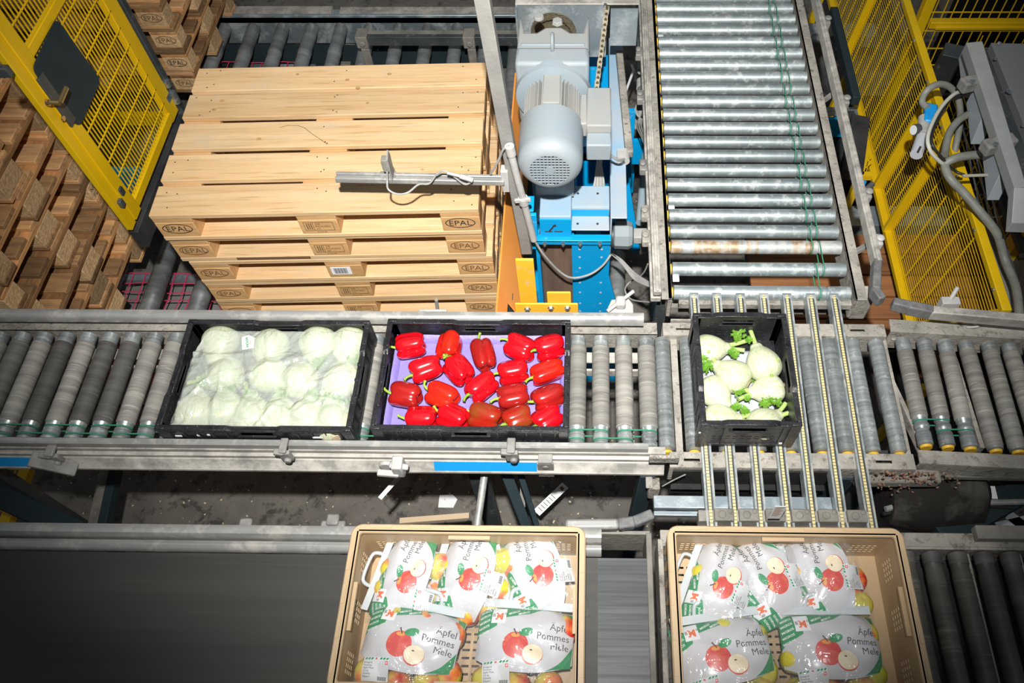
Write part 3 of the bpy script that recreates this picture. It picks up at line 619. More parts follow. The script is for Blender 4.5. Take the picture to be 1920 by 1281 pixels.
p = ZP(1800, 606, 1.25); obj('tie_loop', MB().tube(smooth_path([ZP(1798, 600, 1.25), ZP(1822, 604, 1.26), ZP(1834, 612, 1.25), ZP(1812, 614, 1.24)]), .004, 8), clampL, gr)
for (x, y) in ((.93, .66), (1.6, .66), (.93, 2.2), (1.6, 2.2)): obj('leg', MB().box(x - .02, x + .02, y - .02, y + .02, 0, 1.12), darkst, uc)
# brackets, pipe and cables along the left side
for y in (.98, .86, 1.22, 1.62, 1.9): obj('side_bracket', MB().box(.855, .885, y - .03, y + .03, 1.19, 1.225).lathe([(0, .014), (.012, .012)], (.868, y, 1.225), (0, 0, 1), 12), frameD if y < 1 else clampm, uc, bevel=.005)
cb = thing('cable_bundle', 'bundle of pale grey cables hanging left of the steel roller conveyor', 'cables', (.83, 1.3, .9))
for k in range(6):
    o = k * .006
    obj('cable', MB().tube(smooth_path([ZP(1212 + k * 2, 150, 1.1), ZP(1206 - k * 3, 205, 1.05), ZP(1194 + k * 4, 235, 1.05), ZP(1208 + 2 * k, 270, 1.1), ZP(1219 - k, 330, 1.12), ZP(1217 - k, 392, 1.12)]), .0035, 6), wirem if k % 3 else clampm, cb)
for k in range(4):
    obj('cable', MB().tube(smooth_path([ZP(1146, 476, .95), ZP(1165, 487 + 2 * k, .95), ZP(1190, 512 + 4 * k, .95), ZP(1222, 533 + 2 * k, 1.0)]), .0038, 6), wirem, cb)
obj('cable', MB().tube(smooth_path([ZP(1215, 495, 1.0), ZP(1204, 515, .9), ZP(1180, 530, .8), ZP(1172, 545, .8), ZP(1185, 562, .8), ZP(1222, 567, .9)]), .0035, 6), wirem, cb)
pp = thing('support_pipe', 'blue-grey slanted pipe left of the steel roller conveyor', 'pipe', (.85, 1.4, .6))
obj('pipe', MB().tube([ZP(1216, 238, .8), ZP(1200, 418, .8)], .02, 16), M('blue_grey_pipe', (.30, .38, .42), None, rough=.45), pp)
obj('pipe_rings', MB().tube([ZP(1215.5, 243, .8), ZP(1215, 249, .8)], .0215, 16).tube([ZP(1214.7, 253, .8), ZP(1214.4, 259, .8)], .0215, 16), bkcab, pp)
pv = thing('pneumatic_pipe', 'dark upright pipe with white couplings beside the blue lifting machine', 'pipe', (.82, 1.9, .6))
obj('pipe', MB().tube([ZP(1196, 20, .9), ZP(1203, 118, .9)], .018, 14).tube([ZP(1203, 150, .9), ZP(1198, 232, .9)], .018, 14), M('dark_pipe', (.17, .18, .18), None, rough=.5), pv)
obj('coupling', MB().tube([ZP(1203, 112, .9), ZP(1203, 134, .9)], .021, 14).tube([ZP(1202, 152, .9), ZP(1202, 166, .9)], .023, 14).tube([ZP(1198, 226, .9), ZP(1198, 238, .9)], .022, 14), clampL, pv)
tag(obj('white_rod', MB().tube([ZP(1184, 122, .7), ZP(1188, 132, .7), ZP(1171, 178, .7)], .007, 8), whitep), 'bent white plastic rod lying left of the dark upright pipe', 'rod')

# ------------------------------------------------------------------ pallets
def board(x0, x1, y0, y1, z0, z1): return MB().box(x0, x1, y0, y1, z0, z1)
def make_pallet(name, label, new, group):
    t = thing(name, label, 'pallet', (0, 0, 0), 0, group)
    wx = woodN if new else woodOx; wb = woodE if new else chip; wc = woodE if new else woodO
    def O(n, mb, m): obj(n, mb, m, t, world=False, bevel=.003)
    for y0, w in ((0, .145), (.1825, .1), (.3275, .145), (.5175, .1), (.655, .145)):
        if new: y0, w = {0: (0, .145), .1825: (.17, .135), .3275: (.335, .14), .5175: (.505, .135), .655: (.66, .14)}[y0]
        O('top_board', board(0, 1.2, y0, y0 + w, .122, .144), wx)
    for x0 in (0, .5275, 1.055): O('cross_board', board(x0, x0 + .145, .002, .798, .1, .122), wc)
    for x0 in (0, .5275, 1.055):
        for y0, w in ((0, .1), (.3275, .145), (.7, .1)): O('block', board(x0 + .001, x0 + .144, y0 + .001, y0 + w - .001, .022, .1), wb)
    for y0, w in ((0, .1), (.3275, .145), (.7, .1)):
        O('bottom_board', board(0, 1.2, y0, y0 + w, 0, .022), wx)
    return t
def mark_epal(t, x, m, text='EPAL', sc=1.0):
    mb = MB(); y = -.0012
    if text: put2d(mb, text2d(text, .040 * sc, 'CENTER'), lambda a, b: (x + a, y, .056 + b))
    put2d(mb, ring2d(.056 * sc, .027 * sc, .0035), lambda a, b: (x + a, y, .070 + b))
    obj('brand_mark', mb, m, t, world=False, smooth=0)
def mark_stamp(t, x, m, two=True):
    mb = MB(); y = -.0012
    def fn(a, b): return (x + a, y, .045 + b)
    for (a0, a1, b0, b1) in ((-.055, .055, 0, .002), (-.055, .055, .044, .046), (-.055, -.053, 0, .046), (.053, .055, 0, .046), (-.022, -.020, 0, .046)): put2d(mb, rect2d(a0, a1, b0, b1), fn)
    for r in range(3): put2d(mb, rect2d(-.046 + .008 * r, -.042 + .008 * r, .006, .04), fn)
    put2d(mb, text2d('DE', .014), lambda a, b: fn(a - .012, b + .031)); put2d(mb, text2d('SW-410533', .012), lambda a, b: fn(a - .015, b + .018)); put2d(mb, text2d('HT', .012), lambda a, b: fn(a - .012, b + .005))
    put2d(mb, text2d('010-6-03', .010), lambda a, b: fn(a - .015, b - .012))
    obj('stamp', mb, m, t, world=False, smooth=0)
newp = make_pallet('wooden_pallet', 'x', True, 'pallets of the clean pine stack')
th = .0329; px0, py0, ptop = -.944, .856, 1.327
marks = [('EPAL', 'EPAL', ink, ink, 1), ('(EPAL', 'EPAL', inkO, inkO, 1), ('EPAL', 'EPAL', inkO, inkO, 1), ('EPAL', 'EPAL', inkO, inkO, .9), ('', 'EPAL', inkO, inkO, .95), ('EPAL', 'EPAL', inkO, inkO, 1), ('EPAL', 'EPAL', inkO, inkO, 1)]
plab = ['topmost clean pine pallet with the sensor bar above it', 'second pallet from the top in the clean pine stack, with dark stained front board', 'third pallet from the top in the clean pine stack, with white barcode sticker',
        'fourth pallet from the top in the clean pine stack, with faint oval marks', 'fifth pallet from the top of the clean pine stack, just above the crate conveyor rail', None, None]
jit = [(0, 0, 0), (-.002, .012, -.004), (.022, .010, .0), (.024, .012, .004), (.016, .02, -.003), (.01, .01, .002), (.02, .0, .0)]
for k in range(7):
    jx, jy, jr = jit[k]; loc = (px0 + jx, py0 + jy, ptop - .144 * (k + 1))
    p = newp if k == 0 else dup(base_new, loc, th + jr)
    p.location = loc; p.rotation_euler = (0, 0, th + jr)
    if k == 0: base_new = p
    p['label'] = plab[k] or 'pine pallet hidden low in the clean stack behind the crate conveyor'; p['group'] = 'pallets of the clean pine stack'
    if k == 0: pending0 = p; continue
    lt, rt, m1, m2, sc = marks[k]
    mark_epal(p, .075, m1, lt, sc); mark_epal(p, 1.125, m2, rt, sc)
    if k != 2: mark_stamp(p, .6, inkO)
    else:
        st_ = obj('barcode_sticker', MB().box(.545, .625, -.002, -.0005, .045, .092), whitep, p, world=False)
        mb = MB(); x = .557
        for q in range(14): w = .0012 + (q * 7 % 3) * .0009; mb.box(x, x + w, -.0026, -.002, .052, .086); x += w + .0018
        obj('bars', mb, ink, st_, world=False, smooth=0)
    if k == 1:
        obj('dirty_band', MB().box(.22, .51, -.0008, .0, .004, .02), inkO, p, world=False)
mark_epal(pending0, .075, ink, 'EPAL'); mark_epal(pending0, 1.125, ink, 'EPAL'); mark_stamp(pending0, .6, inkO)
# knots, nails and the long crack in the top boards
mb = MB(); r = random.Random(5)
for y in (.03, .11, .20, .27, .36, .44, .53, .61, .69, .77):
    for x in (.05, .10, .58, .62, 1.11, 1.16): 
        if r.random() < .7: mb.lathe([(0, .0028), (.0006, .0028)], (x + r.uniform(-.02, .02), y + r.uniform(-.012, .012), .144), (0, 0, 1), 8)
obj('nail_heads', mb, ink, pending0, world=False)
knot = M('wood_knot', (.38, .21, .09), (.52, .32, .15), 60, (1, 1, 1), .7); mb = MB()
for (x, y) in ((.42, .75), (.14, .60), (.12, .55), (.80, .74), (.63, .71), (.68, .66), (.73, .57), (.33, .38), (.98, .20)):
    a = r.uniform(.004, .009); put2d(mb, (lambda n: ([(a * 1.3 * math.cos(2 * PI * q / n), a * math.sin(2 * PI * q / n)) for q in range(n)], [tuple(range(n))]))(12), lambda u, v: (x + u, y + v, .1444))
obj('wood_knots', mb, knot, pending0, world=False, smooth=0)
pts = [(.40, .44), (.43, .452), (.47, .45), (.50, .435), (.53, .405), (.56, .38), (.60, .345)]
obj('crack', MB().tube([(a, b, .1435) for a, b in pts], .0014, 5), inkO, pending0, world=False)

oldp = make_pallet('wooden_pallet', 'x', False, 'stacked old pallets')
def stack(x1, y0, z0, n, lab, group, seed, marksfront=False, lean=0):
    global used_old
    r = random.Random(seed)
    for k in range(n):
        kk = k
        loc = (x1 - 1.2 + r.uniform(-.018, .018) + lean * k, y0 + r.uniform(-.015, .015), z0 + .1445 * k); rz = r.uniform(-.012, .012)
        if not used_old: p = oldp; used_old = True; p.location = loc; p.rotation_euler = (0, 0, rz)
        else: p = dup(oldp_clean, loc, rz)
        p['label'] = lab % (['lowest', 'second from the bottom', 'third from the bottom', 'fourth from the bottom', 'fifth from the bottom', 'sixth from the bottom', 'seventh from the bottom', 'eighth from the bottom', 'ninth from the bottom', 'tenth from the bottom'][k]); p['group'] = group
        late.append((p, k, marksfront))
used_old = False; late = []; oldp_clean = oldp
stack(-1.60, .715, .329, 10, 'weathered brown pallet in the big stack at the left edge, %s', 'brown pallets at the left edge', 4)
stack(-1.60, 2.63, .362, 9, 'weathered brown pallet in the stack behind the yellow gate, %s', 'brown pallets behind the gate', 9, True)
for p, k, mf in late:
    if mf: mark_epal(p, 1.13, ink if k in (1, 4) else inkO, 'EPAL'); mark_epal(p, .075, inkO, '')
for k in (2,):
    p = late[3][0]; mb = MB(); put2d(mb, text2d('NORM', .03), lambda a, b: (1.2012, .70 + .012 + a * .9, .062 + b)); put2d(mb, text2d('FL HT', .03), lambda a, b: (1.2012, .70 + .012 + a * .9, .032 + b)); obj('stamp', mb, ink, p, world=False, smooth=0)

# brown board platform at the right under the guide rails
t = thing('board_platform', 'reddish brown board platform behind the rubber tipped rails', 'platform', (1.9, .9, .45))
x0, x1 = 1.45, 2.6
ya, yb0 = ZP(1650, 640, .36).y, ZP(1650, 436, .36).y
for k in range(5):
    y = ya + k * (yb0 - ya) / 5
    obj('deck_board', MB().box(x0, x1, y, y + (yb0 - ya) / 5 - .012, .335, .36), woodR, t, bevel=.003)
for xa in (1.7, 2.3): obj('bearer', MB().box(xa, xa + .1, ya, yb0, 0, .335), woodR, t)
a = ZP(1560, 505, 1.1); 
tag(obj('grey_channel', MB().box(1.55, 2.5, yb0 + .03, yb0 + .16, .22, .38).box(1.55, 2.5, yb0 + .01, yb0 + .03, .0, .28), galv, bevel=.003), 'pale grey horizontal channel behind the reddish board platform', 'channel')

# ------------------------------------------------------------------ pallet roller conveyor
pc = thing('roller_conveyor', 'low pallet conveyor with thick grey rollers behind and left of the clean pine stack', 'conveyor', (-.6, 2.2, 0))
zt = .32; rr_ = .04
xs = [-1.486 + .186 * k - .372 for k in range(12)]
for x in xs: 
    obj('roller', MB().lathe([(0, .03), (.005, rr_), (.9, rr_), (.905, .042), (.94, .042), (.945, rr_), (1.16, rr_), (1.165, .03)], (x, 2.15, zt - rr_), (0, 1, 0), 24), steelD, pc)
for k, x in enumerate([-1.52 - .235 * 1, -1.52, -1.279, -1.04]):
    obj('roller', MB().lathe([(0, .03), (.005, rr_ + .004), (.35, rr_ + .004), (.353, .046), (.42, .046), (.423, rr_ + .004), (.93, rr_ + .004), (.935, .03)], (x, .86, zt - rr_), (0, 1, 0), 24), steelD, pc)
for x in (-.6, -.4, -.2, .0): obj('roller', MB().lathe([(0, .03), (.005, rr_), (1.0, rr_), (1.005, .03)], (x, .80, zt - rr_), (0, 1, 0), 20), steelD, pc)
obj('far_side_frame', MB().box(-2.2, .40, 3.33, 3.41, .30, .345).box(-2.2, .45, 3.33, 3.345, .15, .36), galv, pc, bevel=.003)
obj('far_cover_strip', MB().box(-1.62, -.98, 3.36, 3.42, .345, .36).box(-.93, .30, 3.36, 3.42, .345, .355), aluD, pc)
obj('far_inner_panel', MB().panel((-2.2, 3.20, .08), (1, 0, 0), (0, 0, 1), 2.6, .16, [(i * .05, i * .05 + .012, .12, .13) for i in range(3, 50)], .01), slate, pc)
obj('near_side_frame', MB().box(-1.9, -.9, 1.82, 1.90, .20, .345).box(-1.9, -.9, 1.80, 1.82, .27, .36), galv, pc, bevel=.003)
for q in ((-2.6, -.95), (.30, .9)): obj('blue_side_beam', MB().box(*q, 2.02, 2.06, .18, .33), blue, pc)
for q in (-1.0, .33): obj('leg', MB().box(q, q + .04, 2.02, 2.06, 0, .18), blue, pc)
for q in (-2.1, -1.0, .3): obj('leg', MB().box(q, q + .05, 3.34, 3.40, 0, .3), galv, pc)
a = XP(0, 0, 0)
p0 = ZP(672, 72, .47); p1 = ZP(968, 72, .47)
cr = thing('stop_rail', 'dark steel stop rail with clamps across the far pallet rollers', 'stop rail', ((p0.x + p1.x) / 2, p0.y, .40))
obj('rail_bar', MB().box(p0.x, p1.x + .1, p0.y - .03, p0.y + .03, .44, .50), darkst, cr, bevel=.003)
obj('top_face', MB().box(p0.x, p1.x + .1, p0.y + .0, p0.y + .03, .50, .503), frameDD, cr)
for u in (682, 882): 
    x = ZP(u, 72, .47).x; obj('rail_clamp', MB().box(x - .04, x + .03, p0.y - .045, p0.y + .045, .43, .51).lathe([(0, .02), (.015, .018)], (x, p0.y - .045, .47), (0, -1, 0), 12).box(x - .02, x + .03, p0.y - .05, p0.y - .03, .30, .43), frameDD, cr, bevel=.006)
net = thing('cord_net', 'pink cord net stretched below the pallet rollers', 'net', (-1.4, 2, .1))
mb = MB()
def cordnet(x0, x1, y0, y1, z, n, m):
    r = random.Random(2)
    for i in range(n): 
        x = x0 + (x1 - x0) * i / (n - 1); mb.tube([(x + r.uniform(-.008, .008), y0 + (y1 - y0) * j / 8, z + r.uniform(-.004, .004)) for j in range(9)], .003, 5)
    for j in range(m):
        y = y0 + (y1 - y0) * j / (m - 1); mb.tube([(x0 + (x1 - x0) * i / 8, y + r.uniform(-.008, .008), z + r.uniform(-.004, .004)) for i in range(9)], .003, 5)
cordnet(-1.75, -1.15, 2.6, 3.12, .17, 12, 9); obj('far_net', mb, pinknet, net)
mb = MB(); cordnet(-1.85, -1.0, .8, 1.45, .17, 16, 12); obj('near_net', mb, pinknet, net)
pale = M('pale_floor_sheet', (.24, .235, .22), (.19, .185, .17), 6, (1, 1, 1), .8)
obj('sheet_below', MB().box(-1.9, -1.0, .75, 1.5, .02, .03), pale, net)
obj('sheet_below', MB().box(-1.8, -1.1, 2.55, 3.15, .02, .03), pale, net)
for q in ((-1.9, -1.0, 1.10, 1.14, .10, .13), (-1.9, -1.0, 1.42, 1.46, .12, .15), (-1.6, -1.1, 3.1, 3.14, .12, .14)): obj('net_support', MB().box(*q), galv, net)
a = ZP(560, 62, .15); b = ZP(535, 125, .15)
tag(obj('cardboard_piece', MB().prism([(a.x - .05, a.y + .02), (a.x + .05, a.y + .03), (b.x + .07, b.y - .1), (b.x - .03, b.y - .1)], 'z', .02, .06), card), 'brown cardboard piece between the far pallet rollers', 'cardboard')
a = ZP(1548, 115, .05); tag(obj('cardboard_piece', MB().prism([(a.x - .1, a.y + .08), (a.x + .06, a.y + .06), (a.x + .09, a.y - .01), (a.x - .02, a.y - .14), (a.x - .1, a.y - .12)], 'z', .01, .03), card), 'small brown cardboard flap left of the right yellow fence', 'cardboard')
a = ZP(700, 98, .1); tag(obj('crushed_paper', MB().beam(ZP(700, 90, .1), ZP(716, 108, .1), .06, .03).beam(ZP(702, 108, .1), ZP(716, 92, .12), .03, .02), M('yellowish_paper', (.62, .56, .36), None, rough=.8), bevel=.006), 'crushed yellowish paper under the dark stop rail', 'paper scrap')
a = ZP(647, 98, .12); tag(obj('tread_plate', MB().box(a.x - .05, a.x + .05, a.y - .12, a.y + .1, .08, .12).box(a.x - .03, a.x + .02, a.y - .05, a.y + .02, .12, .13), frameDD, bevel=.004), 'small ribbed metal step plate between two far pallet rollers', 'plate')
# far channel top right and wide dark post beside the fence
for k, (u0, v0, u1, v1, z) in enumerate([(1510, 10, 1562, 12, .5), ]):
    tag(obj('far_channel', MB().box(1.62, 2.35, 3.0, 3.12, .38, .46).box(1.62, 1.7, 3.02, 3.1, 0, .38), galv, bevel=.003), 'grey channel at the top edge left of the right yellow fence', 'channel')
strut('vertical_pipe', 'dark grey pipe standing right of the steel roller conveyor', 'pipe', ZP(1528, 70, .6), ZP(1556, 175, .0), .06, .06, steelD, .02)
strut('dark_post', 'slim dark post along the near edge of the right yellow fence', 'post', ZP(1562, 20, .8), ZP(1605, 190, .8), .04, .05, slate)
strut('dark_beam', 'broad black beam left of the right yellow fence', 'beam', ZP(1612, 225, .7), ZP(1597, 330, .7), .09, .06, blackp)
bb = thing('blue_bracket', 'blue plate with perforated steel bracket left of the right yellow fence', 'bracket', (1.75, 2.0, .5))
a = ZP(1555, 222, .6); obj('blue_plate', MB().box(a.x - .02, a.x + .15, a.y - .03, a.y - .01, .5, .62), blue, bb)
obj('steel_bracket', MB().panel((a.x - .02, a.y - .01, .625), (1, 0, 0), (0, 1, 0), .16, .06, [(.01 + .02 * i, .018 + .02 * i, .02, .03) for i in range(6)], .006), galv, bb)
obj('bracket_leg', MB().box(a.x + .10, a.x + .14, a.y - .01, a.y + .03, 0, .62), darkst, bb)
obj('hook', MB().tube([(a.x + .06, a.y - .02, .63), (a.x + .06, a.y - .05, .63), (a.x + .12, a.y - .05, .63), (a.x + .12, a.y, .63)], .006, 8).box(a.x + .07, a.x + .11, a.y - .05, a.y - .01, .63, .66), darkst, bb)
g = thing('yellow_guard_corner', 'small corner of yellow wire guard near the blue ball valve', 'guard', (1.85, 1.6, 0))
a = ZP(1612, 330, .6); b = ZP(1625, 285, .6); obj('guard_leg', MB().beam(a, (a.x, a.y, 0), .03, .03), yellow, g); obj('guard_frame', MB().beam(a, b, .03, .03).beam(a, ZP(1634, 330, .6), .03, .03), yellow, g); obj('wires', MB().beam(ZP(1617, 320, .6), ZP(1634, 306, .6), .004, .004).beam(ZP(1617, 310, .6), ZP(1634, 296, .6), .004, .004).beam(ZP(1624, 324, .6), ZP(1632, 290, .6), .004, .004), yellow, g)
bv = thing('ball_valve', 'small ball valve with blue lever left of the right yellow fence', 'valve', (1.85, 1.4, .6))
obj('lever', MB().beam(ZP(1611, 356, .7), ZP(1619, 339, .7), .03, .01), bluepl, bv); obj('valve_body', MB().tube([ZP(1616, 362, .7), ZP(1636, 345, .7)], .014, 12).tube([ZP(1612, 372, .7), ZP(1626, 358, .7)], .02, 12), zinc, bv)

# ------------------------------------------------------------------ lifting machine with gear motor
lm = thing('lifting_machine', 'blue pallet lifting machine column with dusty top plates right of the clean pine stack', 'machine', (.6, 1.2, 0))
hx0, hx1 = .475, .592
obj('sensor_housing', MB().box(hx0, hx1, .90, 1.09, 1.17, 1.282), blueL, lm, bevel=.004)
obj('housing_front', MB().box(hx0, hx1, .893, .90, 1.172, 1.27), blue, lm)
def fr(u, v, y=.8925): p = YP(u, v, y); return (p.x, y, p.z)
obj('cutout_mark', MB().beam(fr(1022, 434), fr(1036, 434), .003, .004, (0, 1, 0)).beam(fr(1030, 433), fr(1041, 421), .004, .006, (0, 1, 0)).beam(fr(1039, 434), fr(1055, 434), .003, .004, (0, 1, 0)).beam(fr(1036, 423), fr(1043, 423), .003, .007, (0, 1, 0)), ink, lm)
obj('mount_flange', MB().box(.592, .735, .975, 1.08, 1.245, 1.252).box(.592, .735, .968, .976, 1.205, 1.252).box(.592, .735, .90, .97, 1.200, 1.206), blueL, lm, bevel=.003)
obj('flange_front', MB().box(.592, .733, .9665, .968, 1.208, 1.242), blue, lm)
obj('bolt_holes', MB().lathe([(0, .005), (.001, .005)], (.615, 1.04, 1.252), (0, 0, 1), 8).lathe([(0, .005), (.001, .005)], (.69, 1.04, 1.252), (0, 0, 1), 8).lathe([(0, .005), (.001, .005)], (.615, .93, 1.206), (0, 0, 1), 8).lathe([(0, .005), (.001, .005)], (.69, .93, 1.206), (0, 0, 1), 8), ink, lm)
obj('front_lip', MB().box(.455, .742, .885, .905, 1.135, 1.175).box(.455, .742, .872, .892, 1.172, 1.176), blue, lm, bevel=.002)
for x in (.49, .56, .625, .70): obj('bolt', MB().lathe([(0, .008), (.008, .008), (.008, .004), (.016, .004)], (x, .885, 1.145), (0, -1, 0), 8), zinc, lm)
obj('column_left', MB().box(.452, .466, .90, .96, .3, 1.135), blue, lm)
obj('belt_face', MB().box(.466, .590, .955, .965, .3, 1.135), brownst, lm)
obj('column_right', MB().box(.592, .740, .90, .915, .3, 1.135).box(.592, .60, .915, .97, .3, 1.135), blue, lm, bevel=.002)
obj('column_side_gusset', MB().prism([(.735, .95), (.80, .60), (.80, .3), (.735, .3)], 'y', .895, .905), blue, lm)
mb = MB()
for z in (1.09, 1.04, .97, .87, .80, .72, .66):
    for x in (.622, .708): mb.lathe([(0, .005), (.001, .005)], (x, .90, z), (0, -1, 0), 8)
obj('hole_row', mb, whiteT, lm)
obj('side_plate', MB().box(.738, .800, .92, 1.95, 1.245, 1.252).box(.738, .744, .92, 1.95, 1.0, 1.25), blueL, lm, bevel=.003)
a0 = ZP(1160, 100, 1.25)
obj('side_beam', MB().beam(ZP(1161, 100, 1.27), ZP(1180, 290, 1.27), .03, .035), frameD, lm, bevel=.004)
obj('beam_end', MB().lathe([(0, .022), (.05, .022)], ZP(1170, 285, 1.27), (0, -1, 0), 12).box(.765, .80, 1.19, 1.24, 1.25, 1.29), clampL, lm)
obj('inner_back', MB().box(.60, .74, 1.30, 1.31, .8, 1.24).box(.600, .606, .97, 1.9, .8, 1.23), blue, lm)
obj('base_beam', MB().box(.60, .735, 1.30, 1.9, 1.16, 1.2), blue, lm)
a = ZP(1163, 290, .8); b = ZP(1192, 470, .3)
obj('diagonal_strut', MB().beam(a, b, .045, .02, (0, 1, 0)), blue, lm, bevel=.002)
p = YP(1180, 190, 1.75)
obj('rear_side_plate', MB().box(.80, .86, 1.70, 1.73, .55, 1.05).box(.80, 1.0, 1.73, 1.75, .70, .85), blue, lm)
a = YP(940, 350, .9); 
obj('left_pad', MB().box(.395, .465, .89, .905, 1.10, 1.30).box(.395, .455, .905, .98, 1.30, 1.305), blue, lm, bevel=.004)
obj('base_frame', MB().box(.36, .80, .92, 1.95, .0, .3), blue, lm)
op = thing('side_barrier', 'tall orange side panel between the clean pine stack and the blue machine', 'panel', (.335, 1.1, 0))
obj('panel_sheet', MB().prism([(.328, 1.185), (.335, 1.189), (.398, 1.024), (.391, 1.020)], 'y', .635, 1.80).prism([(.328, 1.185), (.335, 1.189), (.362, 1.118), (.355, 1.114)], 'y', .50, .635), orange, op)
for y in (.66, 1.7): obj('panel_leg', MB().box(.345, .375, y, y + .03, 0, 1.09), darkst, op)
yb = thing('yellow_bracket', 'yellow orange bracket and upright in front of the blue machine column', 'bracket', (.45, .56, .3))
a = YP(965, 492, .66); b = YP(1000, 585, .56)
ua, ub = YP(966, 488, .615), YP(1000, 488, .615)
obj('upright', MB().box(ua.x, ub.x, .615, .625, .0, ua.z), yorange, yb, bevel=.002)
pl = YP(968, 590, .555); pr_ = YP(1084, 590, .555); zt_ = YP(1000, 567, .555).z
obj('cross_plate', MB().box(pl.x, pr_.x, .548, .556, .80, zt_), yorange, yb, bevel=.006)
pa = YP(1025, 547, .56); pb = YP(1071, 580, .56)
obj('stop_plate', MB().box(pa.x, pb.x, .556, .564, .85, pa.z), yorange, yb, bevel=.006)
for (u, v) in ((989, 579), (1033, 577), (1064, 577)): p = YP(u, v, .548); obj('bolt', MB().lathe([(0, .012), (.003, .012), (.003, .009), (.010, .008)], (p.x, .548, p.z), (0, -1, 0), 6), zinc, yb)
# conduit + corner items by the conveyor
hb = thing('photo_sensor', 'grey sensor bracket bolted behind the crate conveyor, beside the blue column foot', 'sensor', YP(1163, 580, .50))
p = YP(1163, 578, .50); obj('sensor_plate', MB().prism([(p.x - .045, p.y), (p.x - .03, p.y + .04), (p.x + .03, p.y + .045), (p.x + .045, p.y + .02), (p.x + .045, p.y - .02), (p.x - .04, p.y - .02)], 'z', p.z - .02, p.z - .005), clampL, hb, bevel=.003)
obj('sensor_knob', MB().box(p.x - .016, p.x + .018, p.y - .005, p.y + .035, p.z - .005, p.z + .03), clampL, hb, bevel=.008)
obj('sensor_rod', MB().tube([(p.x - .045, p.y - .02, p.z + .01), (p.x + .045, p.y + .05, p.z + .03)], .007, 10), clampL, hb)
hb = thing('photo_sensor', 'small grey sensor mount with upright pin behind the pepper crate', 'sensor', YP(812, 590, .49))
p = YP(812, 588, .49); obj('sensor_plate', MB().box(p.x - .045, p.x + .05, .487, .495, p.z - .02, p.z + .02).lathe([(0, .018), (.01, .016)], (p.x - .015, .487, p.z + .005), (0, -1, 0), 14), clampL, hb, bevel=.002)
obj('sensor_pin', MB().tube([(p.x + .015, .50, p.z), YP(818, 562, .50)], .006, 10), clampm, hb)
hb = thing('mount_stub', 'dark rounded rail mount behind the bagged fennel crate', 'mount', YP(500, 594, .49)); p = YP(500, 594, .49)
obj('mount_body', MB().lathe([(0, .03), (.02, .03), (.026, .02)], (p.x, .475, p.z - .015), (0, 1, 0), 20), clampm, hb)

# the gear motor lies with its axis along y, fan towards the camera
mo = thing('gear_motor', 'light grey gear motor with round fan grille pointing at the viewer', 'motor', (.528, 1.1, 1.45))
mx, mz = .530, 1.625
yf = .80; yb_ = ZP(1030, 195, 1.73).y; yc = ZP(1030, 135, 1.73).y; yd = ZP(1030, 55, 1.75).y
obj('fan_cover', MB().lathe([(0, .066), (.001, .080), (.018, .098), (.032, .1055), (.05, .107), (yb_ - yf, .107), (yb_ - yf, .098)], (mx, yf, mz), (0, 1, 0), 48, False).lathe([(0, .066), (.006, .066)], (mx, yf + .012, mz), (0, 1, 0), 48), motorm, mo)
mb = MB(); n = 11; st_ = .132 / n
for i in range(n + 1):
    o = -.066 + i * st_; h = math.sqrt(max(.0672 ** 2 - o * o, 1e-6))
    if h > .01: mb.box(mx + o - .0016, mx + o + .0016, yf - .001, yf + .003, mz - h, mz + h); mb.box(mx - h, mx + h, yf - .0012, yf + .003, mz + o - .0016, mz + o + .0016)
mb.lathe([(0, .016), (.004, .016)], (mx, yf - .002, mz), (0, 1, 0), 20)
obj('fan_grille', mb, motorm, mo)
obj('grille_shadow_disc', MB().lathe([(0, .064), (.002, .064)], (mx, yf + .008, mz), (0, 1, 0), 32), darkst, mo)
mb = MB(); mb.lathe([(0, .078), (yc - yb_ + .02, .078)], (mx, yb_ - .01, mz), (0, 1, 0), 32)
for k in range(40):
    a = 2 * PI * k / 40; c, s_ = math.cos(a), math.sin(a)
    mb.beam((mx + c * .086, yb_ - .005, mz + s_ * .086), (mx + c * .086, yc, mz + s_ * .086), .0035, .022, (c, 0, s_))
obj('cooling_fins', mb, motorD, mo)
obj('name_plate', MB().box(mx - .028, mx + .030, yb_ + .01, yc - .005, mz + .085, mz + .102), motorD, mo, bevel=.003)
obj('motor_flange', MB().lathe([(0, .098), (.008, .128), (.04, .132), (.05, .12)], (mx, yc - .012, mz), (0, 1, 0), 48), motorm, mo)
W = .125
obj('gear_housing', MB().prism([(mx - W, yc + .02), (mx - W * .98, yd + .10), (mx - W * .80, yd + .0), (mx - .06, yd - .0), (mx - .03, yd + .03), (mx + .03, yd + .03), (mx + .06, yd), (mx + W * .80, yd), (mx + W * .98, yd + .10), (mx + W, yc + .02)][::-1], 'z', mz - .14, mz + .115), motorD, mo, bevel=.012)
obj('gear_neck', MB().box(mx - .125, mx + .125, yc + .015, yc + .10, mz - .13, mz + .128), motorm, mo, bevel=.012)
obj('housing_rib', MB().box(mx - .11, mx + .11, yc + .118, yc + .128, mz + .11, mz + .122), motorm, mo, bevel=.003)
obj('housing_boss', MB().lathe([(0, .02), (.012, .017)], (mx - .055, yd - .0 + .08, mz + .11), (0, 0, 1), 12).lathe([(0, .022), (.014, .018)], (mx + .012, yd + .05, mz + .112), (0, 0, 1), 6), motorD, mo, bevel=.002)
obj('lifting_eye', MB().tube([(mx, yc + .10 + .026 * math.cos(a), mz + .145 + .03 * math.sin(a)) for a in [2 * PI * k / 16 for k in range(16)]], .006, 8, closed=True), motorm, mo)
